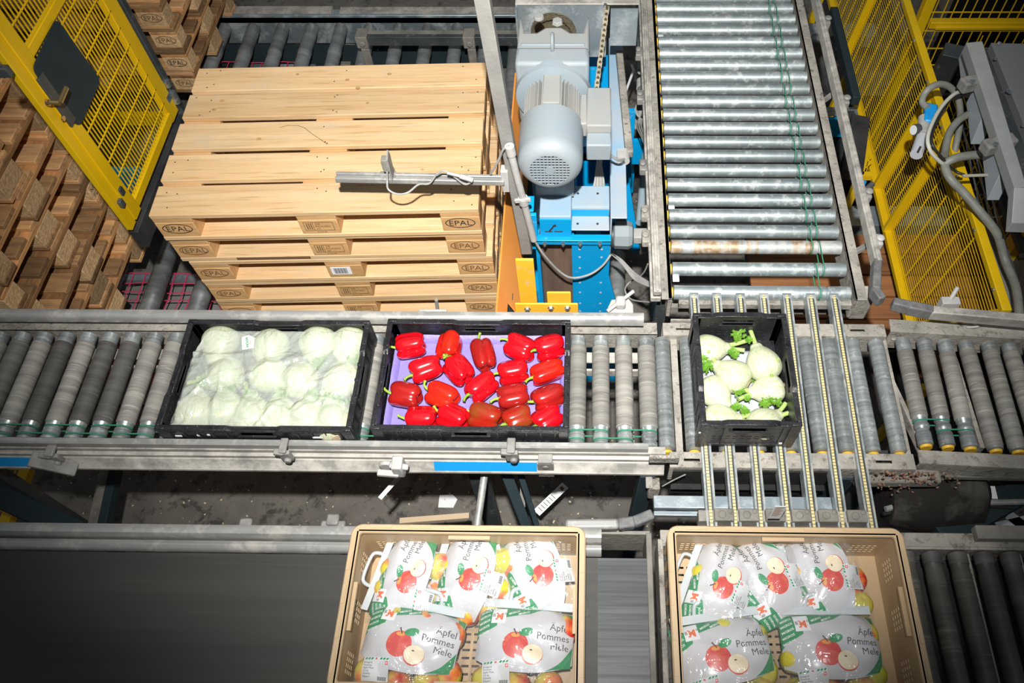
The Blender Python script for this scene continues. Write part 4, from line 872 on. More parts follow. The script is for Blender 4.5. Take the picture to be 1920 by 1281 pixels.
obj('terminal_box', MB().box(mx + .118, mx + .20, yb_ - .04, yc - .01, mz - .02, mz + .05).box(mx + .095, mx + .12, yb_ - .02, yc - .03, mz - .02, mz + .04), motorD, mo, bevel=.005)
obj('terminal_box_lower', MB().box(mx + .118, mx + .20, yb_ - .10, yb_ - .04, mz - .05, mz + .02), motorm, mo, bevel=.005)
obj('motor_foot', MB().box(mx - .07, mx + .07, 1.0, yd, 1.28, mz - .1), motorm, mo)
obj('motor_cable', MB().tube(smooth_path([ZP(1120, 268, 1.5), ZP(1137, 284, 1.42), ZP(1158, 300, 1.36), ZP(1170, 299, 1.33)]), .005, 8), wirem, mo)
# sprocket housing behind, with chain
sp = thing('sprocket_housing', 'galvanised sheet housing with sprocket opening behind the gear motor', 'machine cover', (.6, 1.62, 1.2))
p0 = YP(966, 9, 1.62); p1 = YP(1190, 95, 1.62)
py_ = 1.62
obj('front_sheet', MB().box(p0.x, .72, py_, py_ + .006, p1.z - .03, p0.z).box(p0.x, p0.x + .008, py_ - .03, py_ + .25, p1.z - .10, p0.z), galv, sp)
obj('side_sheet', MB().box(.735, .84, py_ + .03, py_ + .036, p1.z, p0.z - .04), galv, sp)
obj('top_sheet', MB().box(p0.x, .84, py_ - .003, py_ + .35, p0.z, p0.z + .006), aluD, sp, bevel=.002)
cxx = YP(1037, 58, 1.6)
obj('opening', MB().lathe([(0, .088), (.002, .088)], (cxx.x, py_ - .002, cxx.z - .02), (0, 1, 0), 40), chainm, sp)
def chain(pts, name, w=.022):
    mb = MB(); N = len(pts)
    L = [0]
    for i in range(N - 1): L.append(L[-1] + (Vector(pts[i + 1]) - Vector(pts[i])).length)
    step = .019; q = 0; k = 0
    while q < L[-1]:
        i = max(j for j in range(N - 1) if L[j] <= q); t = (q - L[i]) / (L[i + 1] - L[i]); a = Vector(pts[i]).lerp(Vector(pts[i + 1]), t); d = (Vector(pts[i + 1]) - Vector(pts[i])).normalized()
        n = d.cross(Vector((0, 1, 0))).normalized()
        nn = Vector((0, 1, 0))
        for s in (-1, 1):
            mb.beam(a + nn * s * .007 - d * .001, a + nn * s * .007 + d * (step + .001), .015 if k % 2 else .018, .0025, nn)
        mb.lathe([(-.011, .0055), (.011, .0055)], a, nn, 8); q += step; k += 1
    return mb
obj('sprocket_chain', chain([(cxx.x + .078 * math.cos(a), py_ - .014, cxx.z - .02 + .078 * math.sin(a)) for a in [PI * 1.05 - PI * 1.1 * k / 14 for k in range(15)]], 'c'), chainm, sp)
ch0 = YP(1138, 14, py_ - .02); ch1 = YP(1118, 168, 1.40)
obj('drive_chain', chain([ch0, ch0.lerp(ch1, .5), ch1], 'c'), chainm, sp)
obj('screw', MB().lathe([(0, .008), (.005, .008)], YP(1135, 9, py_ - .002), (0, -1, 0), 8), zinc, sp)
obj('housing_support', MB().box(p0.x, p0.x + .05, 1.70, 1.75, 0, p0.z), galv, sp)
# wiring loom in the machine and small motor at right
wl = thing('wiring_loom', 'fan of pale grey wires inside the blue machine, right of the fan grille', 'cables', (.68, 1.1, 1.2))
for k in range(7):
    obj('wire', MB().tube(smooth_path([ZP(1122 + (k % 3) * 4, 282, 1.24), ZP(1118 + k * 1.8, 320, 1.22), ZP(1113 + k * 3.2, 350, 1.21), ZP(1099 + 4.5 * k, 379, 1.20)]), .004, 6), wirem if k % 2 else clampL, wl)
sm = thing('drum_motor', 'small grey rounded motor with shaft right of the blue column', 'motor', ZP(1172, 440, 1.0))
a = ZP(1150, 441, 1.02); b = ZP(1188, 441, 1.02)
obj('motor_body', MB().lathe([(0, .045), (.005, .055), (.06, .057), (.075, .05), (.08, .035)], a, (1, 0, 0), 8), motorm, sm, smooth=20)
obj('shaft_box', MB().box(b.x, b.x + .06, a.y - .02, a.y + .03, .99, 1.03), clampL, sm, bevel=.003)
obj('rubber_cap', MB().lathe([(0, .05), (.03, .052)], a - Vector((.03, 0, 0)), (1, 0, 0), 20), blackp, sm)
obj('support_arm', MB().box(a.x - .05, a.x - .02, a.y - .02, a.y + .02, .9, 1.08), blue, sm)
rp = thing('pallet_roller', 'single shiny grey roller standing end-on between blue column and steel roller conveyor', 'roller', ZP(1157, 520, .5))
obj('roller_body', MB().tube([ZP(1158, 478, .5), ZP(1156, 575, .5)], .038, 20), steelD, rp)
obj('roller_axle', MB().tube([ZP(1228, 470, .4), ZP(1232, 600, .4)], .03, 16), steelD, rp)

# post, conduit, sensor bar
po = thing('steel_post', 'slanted grey galvanised post in front of the pine stack corner', 'post', YP(985, 462, .87))
dustpost = M('dusty_post', (.27, .265, .24), (.21, .205, .19), 10, (1, 1, 1), .7, .1, bump=.15, bscale=90)
obj('post_profile', MB().beam(YP(900, -30, .87), YP(988, 470, .87), .042, .04, (0, 1, 0)), dustpost, po, bevel=.003)
cd = thing('cable_conduit', 'thin round grey conduit clamped along the slanted post', 'conduit', YP(1000, 450, .84))
obj('conduit_tube', MB().tube([YP(957, 285, .83), YP(1001, 450, .83)], .0125, 14), clampL, cd)
obj('conduit_cap', MB().tube([YP(955, 274, .83), YP(959, 290, .83)], .016, 14), clampL, cd)
obj('conduit_clamp', MB().beam(YP(965, 377, .82), YP(995, 374, .82), .016, .010, (0, 1, 0)).tube([YP(980, 370, .83), YP(983, 382, .83)], .018, 14), clampL, cd, bevel=.002)
obj('conduit_cable', MB().tube(smooth_path([YP(1003, 452, .83), YP(1020, 478, .83), YP(1048, 508, .84), YP(1072, 521, .84), YP(1105, 515, .85), YP(1130, 498, .87), YP(1145, 478, .9)]), .0045, 8), wirem, cd)
obj('conduit_cable', MB().tube(smooth_path([YP(955, 274, .83), YP(944, 280, .83), YP(935, 300, .84), YP(920, 326, .85)]), .0042, 8), wirem, cd)
sb = thing('sensor_bar', 'silver slotted aluminium bar reaching out over the topmost pine pallet', 'bar', YP(800, 335, .85))
pa = YP(630, 332, .85); pb = YP(946, 338, .85)
obj('bar_profile', MB().beam(pa + Vector((0, .011, 0)), pb + Vector((0, .011, 0)), .012, .022).beam(pa - Vector((0, .011, 0)), pb - Vector((0, .011, 0)), .012, .022).beam(pa - Vector((0, 0, .006)), pb - Vector((0, 0, .006)), .03, .010), aluR, sb, bevel=.003)
obj('end_clamp', MB().box(pb.x - .01, pb.x + .015, .84, .875, pb.z - .05, pb.z + .05), clampL, sb, bevel=.003)
px = YP(738, 335, .85)
ls = thing('light_sensor', 'small grey light sensor on an upright angle plate on the silver bar', 'sensor', (px.x, .85, px.z))
obj('angle_plate', MB().box(px.x - .045, px.x + .008, .835, .872, px.z + .010, px.z + .013), clampm, ls, bevel=.001)
obj('upright_plate', MB().prism([(.828, px.z + .012), (.868, px.z + .012), (.876, px.z + .09), (.868, px.z + .115), (.836, px.z + .10)], 'x', px.x - .002, px.x + .003), clampm, ls)
obj('sensor_body', MB().box(px.x - .022, px.x - .003, .836, .862, px.z + .045, px.z + .098), frameDD, ls, bevel=.002)
obj('sensor_lens', MB().box(px.x - .0235, px.x - .0215, .840, .858, px.z + .052, px.z + .085), darkst, ls)
q = Vector((px.x - .012, .845, px.z + .045))
obj('sensor_cable', MB().tube(smooth_path([q, YP(726, 338, .80), YP(728, 355, .78), YP(745, 364, .77), YP(765, 361, .78), YP(785, 346, .80), YP(805, 344, .81), YP(820, 326, .82), YP(838, 322, .82), YP(870, 345, .82), YP(885, 340, .82)]), .0034, 8), wirem, ls)
obj('cable_plug', MB().tube([YP(838, 324, .815), YP(862, 330, .815)], .006, 10).tube([YP(862, 330, .815), YP(886, 338, .815)], .009, 12), clampL, ls)

# ------------------------------------------------------------------ yellow gate on the left
GX = -1.16
gt = thing('safety_gate', 'yellow mesh safety gate with dark plate and brass handle before the brown pallets', 'gate', (GX, 1.3, 0))
gy0, gy1, gz0, gz1 = .985, 1.66, 1.088, 2.45
obj('latch_stile', MB().box(GX - .02, GX + .005, gy0, gy0 + .045, gz0, gz1).box(GX - .012, GX + .012, gy0 + .045, gy0 + .105, gz0 + .01, gz1), yellow, gt, bevel=.003)
obj('hinge_stile', MB().box(GX - .02, GX + .005, gy1 - .08, gy1, gz0 + .01, gz1), yellow, gt, bevel=.003)
obj('bottom_rail', MB().box(GX - .015, GX + .008, gy0 + .1, gy1 - .07, gz0 + .02, gz0 + .06), yellow, gt, bevel=.002)
pm = XP(90, 60, GX)
obj('middle_rail', MB().box(GX - .012, GX + .010, gy0 + .1, gy1 - .07, 1.835, 1.87), yellow, gt, bevel=.002)
mb = MB(); n = 25
for k in range(n):
    y = gy0 + .115 + (gy1 - gy0 - .20) * k / (n - 1); mb.box(GX - .003, GX + .001, y - .0019, y + .0019, gz0 + .04, gz1)
k = gz0 + .11
while k < gz1: mb.box(GX + .001, GX + .005, gy0 + .10, gy1 - .07, k - .0022, k + .0022); k += .075
obj('wire_mesh', mb, yellow, gt, smooth=0)
pts = [XP(107, 33, GX + .02), XP(62, 130, GX + .02), XP(150, 240, GX + .02), XP(190, 150, GX + .02)]
def rounded(pts, r, n=5):
    out = []
    for i in range(len(pts)):
        a, b, c = Vector(pts[i - 1]), Vector(pts[i]), Vector(pts[(i + 1) % len(pts)]); d1 = (a - b).normalized() * r; d2 = (c - b).normalized() * r
        for k in range(n + 1): t = k / n; out.append((1 - t) ** 2 * (b + d1) + 2 * t * (1 - t) * b + t * t * (b + d2))
    return out
po2 = rounded([Vector((p.y, p.z)) for p in pts], .03)
obj('dark_plate', MB().prism([(p.x, p.y) for p in po2], 'x', GX + .014, GX + .018), slate, gt)
lp0 = XP(66, 160, GX + .02); lp1 = XP(128, 243, GX + .02)
obj('lock_plate', MB().box(GX + .012, GX + .022, gy0 + .045, gy0 + .085, lp1.z - .01, lp0.z), darkst, gt, bevel=.002)
h0 = XP(93, 192, GX + .03); h1 = XP(112, 193, GX + .06); h2 = XP(124, 165, GX + .06)
obj('door_handle', MB().tube([h0, h1], .008, 12).tube([h1, h2], .009, 12).tube([(GX + .02, h0.y, h0.z), h0], .011, 12), brass, gt)
obj('lock_cylinder', MB().lathe([(0, .009), (.006, .009)], XP(117, 222, GX + .022), (1, 0, 0), 12), brass, gt)
for (u, v) in ((12, 132), (225, 357), (226, 380)): p = XP(u, v, GX + .01); obj('edge_clip', MB().box(GX - .02, GX + .02, p.y - .012, p.y + .012, p.z - .02, p.z + .014), darkst, gt, bevel=.003)
gp_ = thing('gate_post', 'dark grey hinge post along the right edge of the yellow gate', 'post', (GX, 1.70, 0))
obj('post_profile', MB().box(GX - .03, GX + .01, gy1 + .012, gy1 + .045, .0, 2.45), darkst, gp_, bevel=.003)
for z in (1.13, 1.16, 1.22): obj('hinge', MB().lathe([(0, .014), (.03, .014)], (GX + .012, gy1 + .01, z), (0, 0, 1), 12), zinc, gp_)
obj('hinge_plate', MB().box(GX + .004, GX + .008, gy1 - .04, gy1 + .012, 1.17, 1.20), zinc, gp_)
obj('base_rail', MB().box(GX - .03, GX + .005, 1.0, 1.68, .96, 1.06), blackp, gp_, bevel=.002)

ygd = thing('rear_guard', 'yellow horizontal guard beam seen through the gate mesh', 'guard', (-1.6, 2.05, .7))
a = ZP(230, 222, .55); obj('guard_beam', MB().box(-2.5, -1.25, a.y - .02, a.y + .02, .52, .58), yellow, ygd)
mb = MB()
for k in range(7): mb.box(-2.3 + .09 * k, -2.296 + .09 * k, a.y - .002, a.y + .002, .5, .95)
obj('guard_wires', mb, yellow, ygd)
obj('guard_foot', MB().box(-1.30, -1.25, a.y - .02, a.y + .02, 0, .52), yellow, ygd)

# ------------------------------------------------------------------ yellow fences on the right
FXB, FXT, FZB, FZT = 2.275, 2.36, .17, .85
fx = lambda z: FXB + (z - FZB) * .103
b0 = XP(1722, 640, 2.10); b1 = XP(1545, -40, 2.10); 
f1 = thing('wire_fence', 'long leaning yellow wire mesh fence running away on the right', 'fence', (2.3, 1.9, 0))
# the bottom edge follows the pixel line on the plane x = 2.275
zB = (XP(1700, 560, 2.10).z + XP(1558, 0, 2.10).z) / 2
def solve_top():
    best = None
    for i in range(200):
        z = zB + .3 + i * .005; x = 2.10 + (z - zB) * .103; p = XP(1790, 290, x)
        if best is None or abs(p.z - z) < best[0]: best = (abs(p.z - z), z)
    return best[1]
zT = solve_top(); fX = lambda z: 2.10 + (z - zB) * .103
y0_, y1_ = XP(1712, 608, 2.10).y, XP(1545, -50, 2.10).y
def fpt(y, z, o=0): return Vector((fX(z) - o, y, z))
ys_ = .70
obj('bottom_rail', MB().beam(fpt(y0_, zB), fpt(y1_, zB), .03, .05, (1, 0, 0)), yellow, f1, bevel=.003)
yT0 = XP(1888, 583, fX(zT)).y
obj('top_rail', MB().beam(fpt(yT0, zT), fpt(y1_, zT), .03, .035, (1, 0, 0)), yellow, f1, bevel=.003)
obj('end_stile', MB().beam(fpt(yT0 + .0, zT), fpt(y0_, zB), .03, .03, (1, 0, 0)), yellow, f1, bevel=.002)
mb = MB(); n = 36
for k in range(1, n): z = zB + (zT - zB) * k / n; yy = y0_ + (yT0 - y0_) * k / n; mb.beam(fpt(yy, z), fpt(y1_, z), .0024, .0024)
y = y0_ + .05
while y < y1_: mb.beam(fpt(y, zB, -.004), fpt(y - .0, zT, -.004), .0045, .0045); y += .098
obj('wire_mesh', mb, yellow, f1, smooth=0)
for (u, v, w) in ((1590, 100, .05), (1652, 345, .06), (1674, 418, .05)):
    a = XP(u, v, 2.10); obj('cross_brace', MB().beam(fpt(a.y, zB, .008), fpt(a.y, zT, .008), .02, w, (1, 0, 0)), yellow, f1, bevel=.002)
for k in range(9): yy = yT0 + .1 + k * .28; obj('screw', MB().lathe([(0, .007), (.005, .006)], fpt(yy, zT, .018), (-1, 0, 0), 8), zinc, f1)
for y in (yT0 + .02, 2.6, y1_ - .1): obj('foot', MB().beam(fpt(y, zB), fpt(y, .0), .04, .03), yellow, f1)
f3 = thing('wire_fence', 'second yellow mesh panel standing behind the long leaning fence', 'fence', (2.6, 1.9, 0))
mb = MB()
for k in range(14): z = .3 + k * .045; mb.beam((2.62, 1.3, z), (2.62, 2.4, z), .004, .004)
for k in range(12): y = 1.3 + .1 * k; mb.beam((2.62, y, .28), (2.62, y, .92), .004, .004)
obj('wire_mesh', mb, yellow, f3); obj('frame_rail', MB().box(2.60, 2.64, 1.3, 2.4, .24, .30), yellow, f3); obj('frame_stile', MB().box(2.60, 2.64, 1.28, 1.36, .0, .95), yellow, f3)
f2 = thing('wire_fence', 'yellow mesh fence crossing the top right corner with one wide rail', 'fence', (3.0, 2.3, 0))
yB = XP(1722, 95, 2.40).y
pL = YP(1722, 92, yB)
zr = YP(1820, 45, yB).z
def rowz(u, v): return YP(u, v, yB).z
obj('middle_rail', MB().box(pL.x, 4.2, yB - .02, yB + .02, rowz(1800, 50), rowz(1800, 38)).box(pL.x + .03, 4.2, yB - .03, yB - .02, rowz(1800, 50), rowz(1800, 44)), yellow, f2, bevel=.003)
xp = YP(1735, 25, yB).x
obj('end_post', MB().box(xp - .03, xp + .02, yB - .025, yB + .025, .0, rowz(1820, -60)), yellow, f2, bevel=.003)
mb = MB(); x = xp + .04
while x < 4.2: mb.box(x - .0025, x + .0025, yB - .003, yB + .001, .62, rowz(1820, -60)); x += .048
for v in (23, 58, 91, 122): z = rowz(1820, v - 1); mb.box(xp, 4.2, yB - .006, yB - .001, z - .0025, z + .0025)
obj('wire_mesh', mb, yellow, f2, smooth=0)
# black sheets added to paint the unlit room and floor behind dark
tag(obj('unlit_room_sheet', MB().box(2.75, 5.5, yB + .5, yB + .56, 0, 1.6), M('unlit_room_black', (.010, .010, .012), None, rough=.6, spec=.2)), 'unlit dark painted as a black barrier behind the top right yellow fence', 'backdrop')
obj_dark = tag(obj('unlit_floor_sheet', MB().box(2.13, 5.0, .45, yB + .45, .0, .02), M('unlit_floor_black', (.008, .008, .009), None, rough=.7, spec=.2)), 'unlit floor painted as a black sheet under the grey cabinet and hoses', 'dark sheet')  # added sheet that paints the unlit floor beyond the fence black
strut('dark_corner_beam', 'dark brown steel corner post behind the hoses', 'post', ZP(1790, 95, .9), ZP(1740, 190, .5), .1, .08, darkst)

# ------------------------------------------------------------------ grey cabinet with hoses
cz = 1.45
cbx = thing('control_cabinet', 'grey machine cabinet with dark lid at the right edge', 'cabinet', (2.4, 1.2, 0))
C0 = ZP(1812, 80, cz); C1 = ZP(1842, 77, cz); C2 = ZP(1925, 350, cz); C3 = ZP(1902, 352, cz)
obj('edge_frame', MB().add([C0, C1, C2, C3] + [p - Vector((0, 0, .05)) for p in (C0, C1, C2, C3)], [(3, 2, 1, 0), (4, 5, 6, 7), (0, 1, 5, 4), (1, 2, 6, 5), (2, 3, 7, 6), (3, 0, 4, 7)]), cabm, cbx, bevel=.002, smooth=0)
D0 = ZP(1902, 352, cz); D1 = ZP(1960, 352, cz); D2 = ZP(1960, 420, cz - .08); D3 = ZP(1897, 418, cz - .08)
obj('edge_foot', MB().add([D0, D1, D2, D3] + [p - Vector((0, 0, .05)) for p in (D0, D1, D2, D3)], [(3, 2, 1, 0), (4, 5, 6, 7), (0, 1, 5, 4), (1, 2, 6, 5), (2, 3, 7, 6), (3, 0, 4, 7)]), cabm, cbx, bevel=.002, smooth=0)
E0 = ZP(1858, 80, cz - .01); E1 = ZP(2050, 85, cz - .01); E2 = ZP(2050, 420, cz - .01); E3 = ZP(1965, 345, cz - .01)
obj('lid', MB().add([E0, E1, E2, E3] + [p - Vector((0, 0, .04)) for p in (E0, E1, E2, E3)], [(3, 2, 1, 0), (4, 5, 6, 7), (0, 1, 5, 4), (1, 2, 6, 5), (2, 3, 7, 6), (3, 0, 4, 7)]), cabd, cbx, bevel=.002, smooth=0)
G0 = ZP(1842, 90, cz - .05); G1 = ZP(1862, 90, cz - .05); G2 = ZP(1960, 350, cz - .05); G3 = ZP(1925, 350, cz - .05)
obj('gap_channel', MB().add([G0, G1, G2, G3] + [p - Vector((0, 0, .12)) for p in (G0, G1, G2, G3)], [(3, 2, 1, 0), (4, 5, 6, 7), (0, 1, 5, 4), (1, 2, 6, 5), (2, 3, 7, 6), (3, 0, 4, 7)]), darkst, cbx, smooth=0)
for (u, v) in ((1866, 111), (1889, 171), (1893, 174), (1918, 236), (1873, 82)): obj('screw', MB().lathe([(0, .008), (.006, .007)], ZP(u, v, cz - .005), (0, 0, 1), 10), zinc, cbx)
for (u, v) in ((1822, 130), (1838, 215), (1870, 318)):
    a = ZP(u, v, cz - .12); obj('side_gusset', MB().prism([(a.y - .08, a.z - .08), (a.y + .09, a.z - .02), (a.y + .09, a.z + .06), (a.y - .06, a.z + .06)], 'x', a.x - .025, a.x + .02), M('blue_grey_sheet', (.36, .40, .43), None, rough=.45), cbx, bevel=.002)
for (u, v) in ((1825, 158), (1868, 275)):
    a = ZP(u, v, cz - .03); obj('black_clamp_block', MB().beam(a - Vector((.05, .01, 0)), a + Vector((.07, .03, 0)), .05, .05), clampm, cbx, bevel=.008); obj('bolt', MB().lathe([(0, .01), (.008, .009)], a + Vector((-.02, -.02, .027)), (0, 0, 1), 8), zinc, cbx)
obj('cabinet_body', MB().box(G0.x + .40, G0.x + 1.1, G3.y + .05, G0.y - .1, .0, cz - .10), darkst, cbx)
def hose(name, label, cat, pts, r, mat, parts=()):
    t = thing(name, label, cat, pts[0]); obj('hose_tube', MB().tube(smooth_path(pts, 7), r, 12), mat, t)
    for nm, p0, p1, rr2, m2 in parts: obj(nm, MB().tube([p0, p1], rr2, 12), m2, t)
    return t
zh = 1.30
hose('hose', 'thick grey hose looping from the cabinet up over the fence to the blue valve', 'hose', [ZP(1739, 203, zh), ZP(1729, 190, zh), ZP(1738, 170, zh + .04), ZP(1760, 158, zh + .05), ZP(1783, 165, zh + .03), ZP(1798, 190, zh - .02), ZP(1800, 230, zh - .1), ZP(1792, 275, zh - .15), ZP(1788, 300, zh - .2)], .0135, hosem)
hose('hose', 'grey hose with brass fitting bending down from the middle of the cabinet', 'hose', [ZP(1832, 214, zh), ZP(1815, 215, zh), ZP(1795, 228, zh), ZP(1779, 252, zh), ZP(1771, 290, zh)], .0145, hosem, [('hose_clip', ZP(1828, 214, zh), ZP(1834, 214, zh), .019, zinc), ('brass_fitting', ZP(1838, 214, zh), ZP(1858, 214, zh), .014, brass)])
hose('hose', 'long thick hose from the lower cabinet fitting down to the bottom right', 'hose', [ZP(1845, 290, zh), ZP(1815, 292, zh), ZP(1788, 298, zh), ZP(1772, 310, zh - .02), ZP(1782, 335, zh - .03), ZP(1805, 360, zh - .06), ZP(1840, 400, zh - .1), ZP(1870, 440, zh - .15), ZP(1885, 490, zh - .22), ZP(1905, 540, zh - .22), ZP(1912, 600, zh - .22)], .0165, hosem, [('hose_clip', ZP(1842, 290, zh), ZP(1849, 290, zh), .020, zinc)])
hose('hose', 'grey hose hanging along the outer edge of the leaning fence', 'hose', [ZP(1800, 340, .95), ZP(1828, 385, .95), ZP(1850, 430, .95), ZP(1858, 470, .95), ZP(1875, 510, .95), ZP(1892, 550, .95), ZP(1898, 590, .95)], .02, hosem)
hose('hose', 'pair of black and pale cables looping in front of the grey hoses', 'cable', [ZP(1810, 176, zh + .05), ZP(1786, 184, zh + .06), ZP(1768, 205, zh + .06), ZP(1748, 250, zh + .06), ZP(1750, 275, zh + .05), ZP(1770, 300, zh + .0), ZP(1790, 320, zh - .05), ZP(1808, 328, zh - .05)], .0055, bkcab)
hose('hose', 'pale thin hose running beside the black looping cable', 'hose', [ZP(1812, 172, zh + .05), ZP(1790, 176, zh + .07), ZP(1762, 205, zh + .07), ZP(1741, 250, zh + .07), ZP(1743, 280, zh + .05), ZP(1762, 303, zh), ZP(1778, 312, zh - .04)], .0075, M('pale_hose', (.50, .50, .42), None, rough=.5))
hose('hose', 'thin cable with ribbed bushing entering the lower cabinet corner', 'cable', [ZP(1805, 330, zh), ZP(1830, 329, zh), ZP(1862, 328, zh)], .006, M('beige_cable', (.36, .33, .27), None, rough=.6), [('ribbed_bushing', ZP(1862, 328, zh), ZP(1880, 328, zh), .016, clampm), ('bushing_nut', ZP(1880, 328, zh), ZP(1903, 329, zh), .014, clampm)])
va = thing('air_regulator', 'air regulator with blue knob and round gauge on the leaning fence', 'regulator', ZP(1728, 240, 1.25))
obj('valve_body', MB().tube([ZP(1733, 222, 1.27), ZP(1731, 255, 1.27)], .024, 14), clampL, va)
obj('filter_bowl', MB().tube([ZP(1729, 258, 1.27), ZP(1718, 290, 1.27)], .024, 16), M('light_grey_bowl', (.50, .52, .55), None, rough=.4), va)
obj('bowl_window', MB().beam(ZP(1726, 275, 1.295), ZP(1721, 285, 1.295), .008, .004), ink, va)
obj('blue_knob', MB().beam(ZP(1745, 200, 1.28), ZP(1742, 234, 1.28), .05, .04), bluepl, va, bevel=.008)
g0 = ZP(1713, 244, 1.28); obj('pressure_gauge', MB().lathe([(0, .022), (.022, .024)], g0, (1, .3, -.2), 20), darkst, va); obj('gauge_face', MB().lathe([(0, .019), (.002, .019)], g0 - Vector((.002, 0, 0)), (1, .3, -.2), 20), whitep, va)
ct = thing('cable_tray', 'zinc wire basket tray behind the hoses', 'cable tray', ZP(1830, 350, .8))
mb = MB()
for o in (0, 14, 26): mb.tube([ZP(1805 + o, 238 + o * .1, .85), ZP(1840 + o, 400, .85), ZP(1888 + o * .9, 535, .85)], .004, 6)
for k in range(8):
    t = k / 7; u = 1805 + t * 78; v = 240 + t * 290; mb.tube([ZP(u - 3, v, .87), ZP(u + 12, v + 2, .80), ZP(u + 28, v, .87)], .0035, 6)
obj('wire_basket', mb, zinc, ct)
strut('fence_stiffener', 'grey steel bar behind the hoses beside the wire basket', 'bar', ZP(1868, 340, .7), ZP(1925, 480, .7), .05, .03, darkst)

# ------------------------------------------------------------------ black crates
def black_crate(label, x0, y0, W, D, zb, H, tall=False):
    t = thing('plastic_crate', label, 'crate', (x0 + W / 2, y0 + D / 2, zb)); x1 = x0 + W; y1 = y0 + D; zt = zb + H; T = .006; g = .012
    hol = []
    nx = int((W - .06) / .03)
    for i in range(nx):
        for j in range(int((D - .06) / .03)): hol.append((.02 + i * .03, .038 + i * .03, .02 + j * .03, .038 + j * .03))
    obj('crate_base', MB().panel((x0 + .01, y0 + .01, zb + .004), (1, 0, 0), (0, 1, 0), W - .02, D - .02, hol, .004), blackm, t)
    def wall_holes(L):
        h = []; c = L / 2
        h.append((c - .05, c + .05, H - .048, H - .022))
        n = int((L - .06) / .022)
        for i in range(n):
            a = .03 + i * .022
            if abs(a - c) > .075:
                h.append((a, a + .012, H - .034, H - .029))
                if tall:
                    h += [(a, a + .014, .062, .068), (a, a + .014, .046, .052), (a, a + .014, .030, .036)]
                else: h.append((a, a + .014, .026, .034))
            elif tall: h += [(a, a + .014, .062, .068), (a, a + .014, .046, .052)]
        return h
    for (o, u, L) in (((x0 + g, y0 + g, zb), (1, 0, 0), W - 2 * g), ((x1 - g, y1 - g, zb), (-1, 0, 0), W - 2 * g), ((x0 + g, y1 - g, zb), (0, -1, 0), D - 2 * g), ((x1 - g, y0 + g, zb), (0, 1, 0), D - 2 * g)):
        n = Vector(u).cross(Vector((0, 0, 1)))
        mb = MB().panel(Vector(o) - n * 0, u, (0, 0, 1), L, H - .002, wall_holes(L), T)
        # raised ribs outside and top ledge
        U = Vector(u); O = Vector(o); k = .02
        while k < L - .01:
            if abs(k - L / 2) > .06: mb.beam(O + U * k + n * (T + .002) + Vector((0, 0, .012)), O + U * k + n * (T + .002) + Vector((0, 0, H - .018)), .004, .004, tuple(n))
            k += .044
        mb.beam(O + U * .0 + n * (T + .001) + Vector((0, 0, H - .016)), O + U * L + n * (T + .001) + Vector((0, 0, H - .016)), .005, .012)
        mb.beam(O + U * .0 + n * (T + .001) + Vector((0, 0, .010)), O + U * L + n * (T + .001) + Vector((0, 0, .010)), .005, .012)
        c = L / 2
        mb.add([O + U * a + n * b + Vector((0, 0, z)) for a, b, z in ((c - .06, -.004, H - .052), (c + .06, -.004, H - .052), (c + .06, T + .006, H - .052), (c - .06, T + .006, H - .052), (c - .06, -.004, H - .048), (c + .06, -.004, H - .048), (c + .06, T + .006, H - .048), (c - .06, T + .006, H - .048))],
               [(3, 2, 1, 0), (4, 5, 6, 7), (0, 1, 5, 4), (1, 2, 6, 5), (2, 3, 7, 6), (3, 0, 4, 7)])
        obj('crate_wall', mb, blackm, t, smooth=30)
        # rim with the raised grip in the middle
        mr = MB(); P_ = [(0, 0), (c - .085, 0), (c - .07, .007), (c + .07, .007), (c + .085, 0), (L, 0)]
        for (a, da), (b, db) in zip(P_, P_[1:]):
            if not tall: da, db = -da, -db
            mr.beam(O + U * (a - .001) + n * .004 + Vector((0, 0, H - .004 + da)), O + U * (b + .001) + n * .004 + Vector((0, 0, H - .004 + db)), .018, .008)
        for a in (.08, .16, L - .16, L - .08): mr.beam(O + U * a + n * .002 + Vector((0, 0, H + .001)), O + U * (a + .012) + n * .002 + Vector((0, 0, H + .001)), .012, .003)
        obj('crate_rim', mr, blackm, t, bevel=.0015)
    for cx, cy in ((x0 + g, y0 + g), (x1 - g, y0 + g), (x0 + g, y1 - g), (x1 - g, y1 - g)):
        sx = 1 if cx > x0 + W / 2 else -1; sy = 1 if cy > y0 + D / 2 else -1
        obj('corner_post', MB().box(min(cx - sx * .018, cx + sx * .012), max(cx - sx * .018, cx + sx * .012), min(cy, cy + sy * .012), max(cy, cy + sy * .012), zb, zt + .003).box(min(cx, cx + sx * .012), max(cx, cx + sx * .012), min(cy - sy * .022, cy), max(cy - sy * .022, cy), zb, zt + .003), blackm, t, bevel=.002)
    return t
ZC = ZR
pcr = black_crate('black plastic crate full of loose red peppers on the crate conveyor', 0, 0, .6, .4, ZC, .115)
bcr = black_crate('black plastic crate holding fennel under a milky plastic bag', -.6586, -.007, .6, .4, ZC, .115)
fcr = black_crate('small deep black crate of loose fennel standing on the belt strips', .9955, .005, .3, .4, ZC, .153, True)
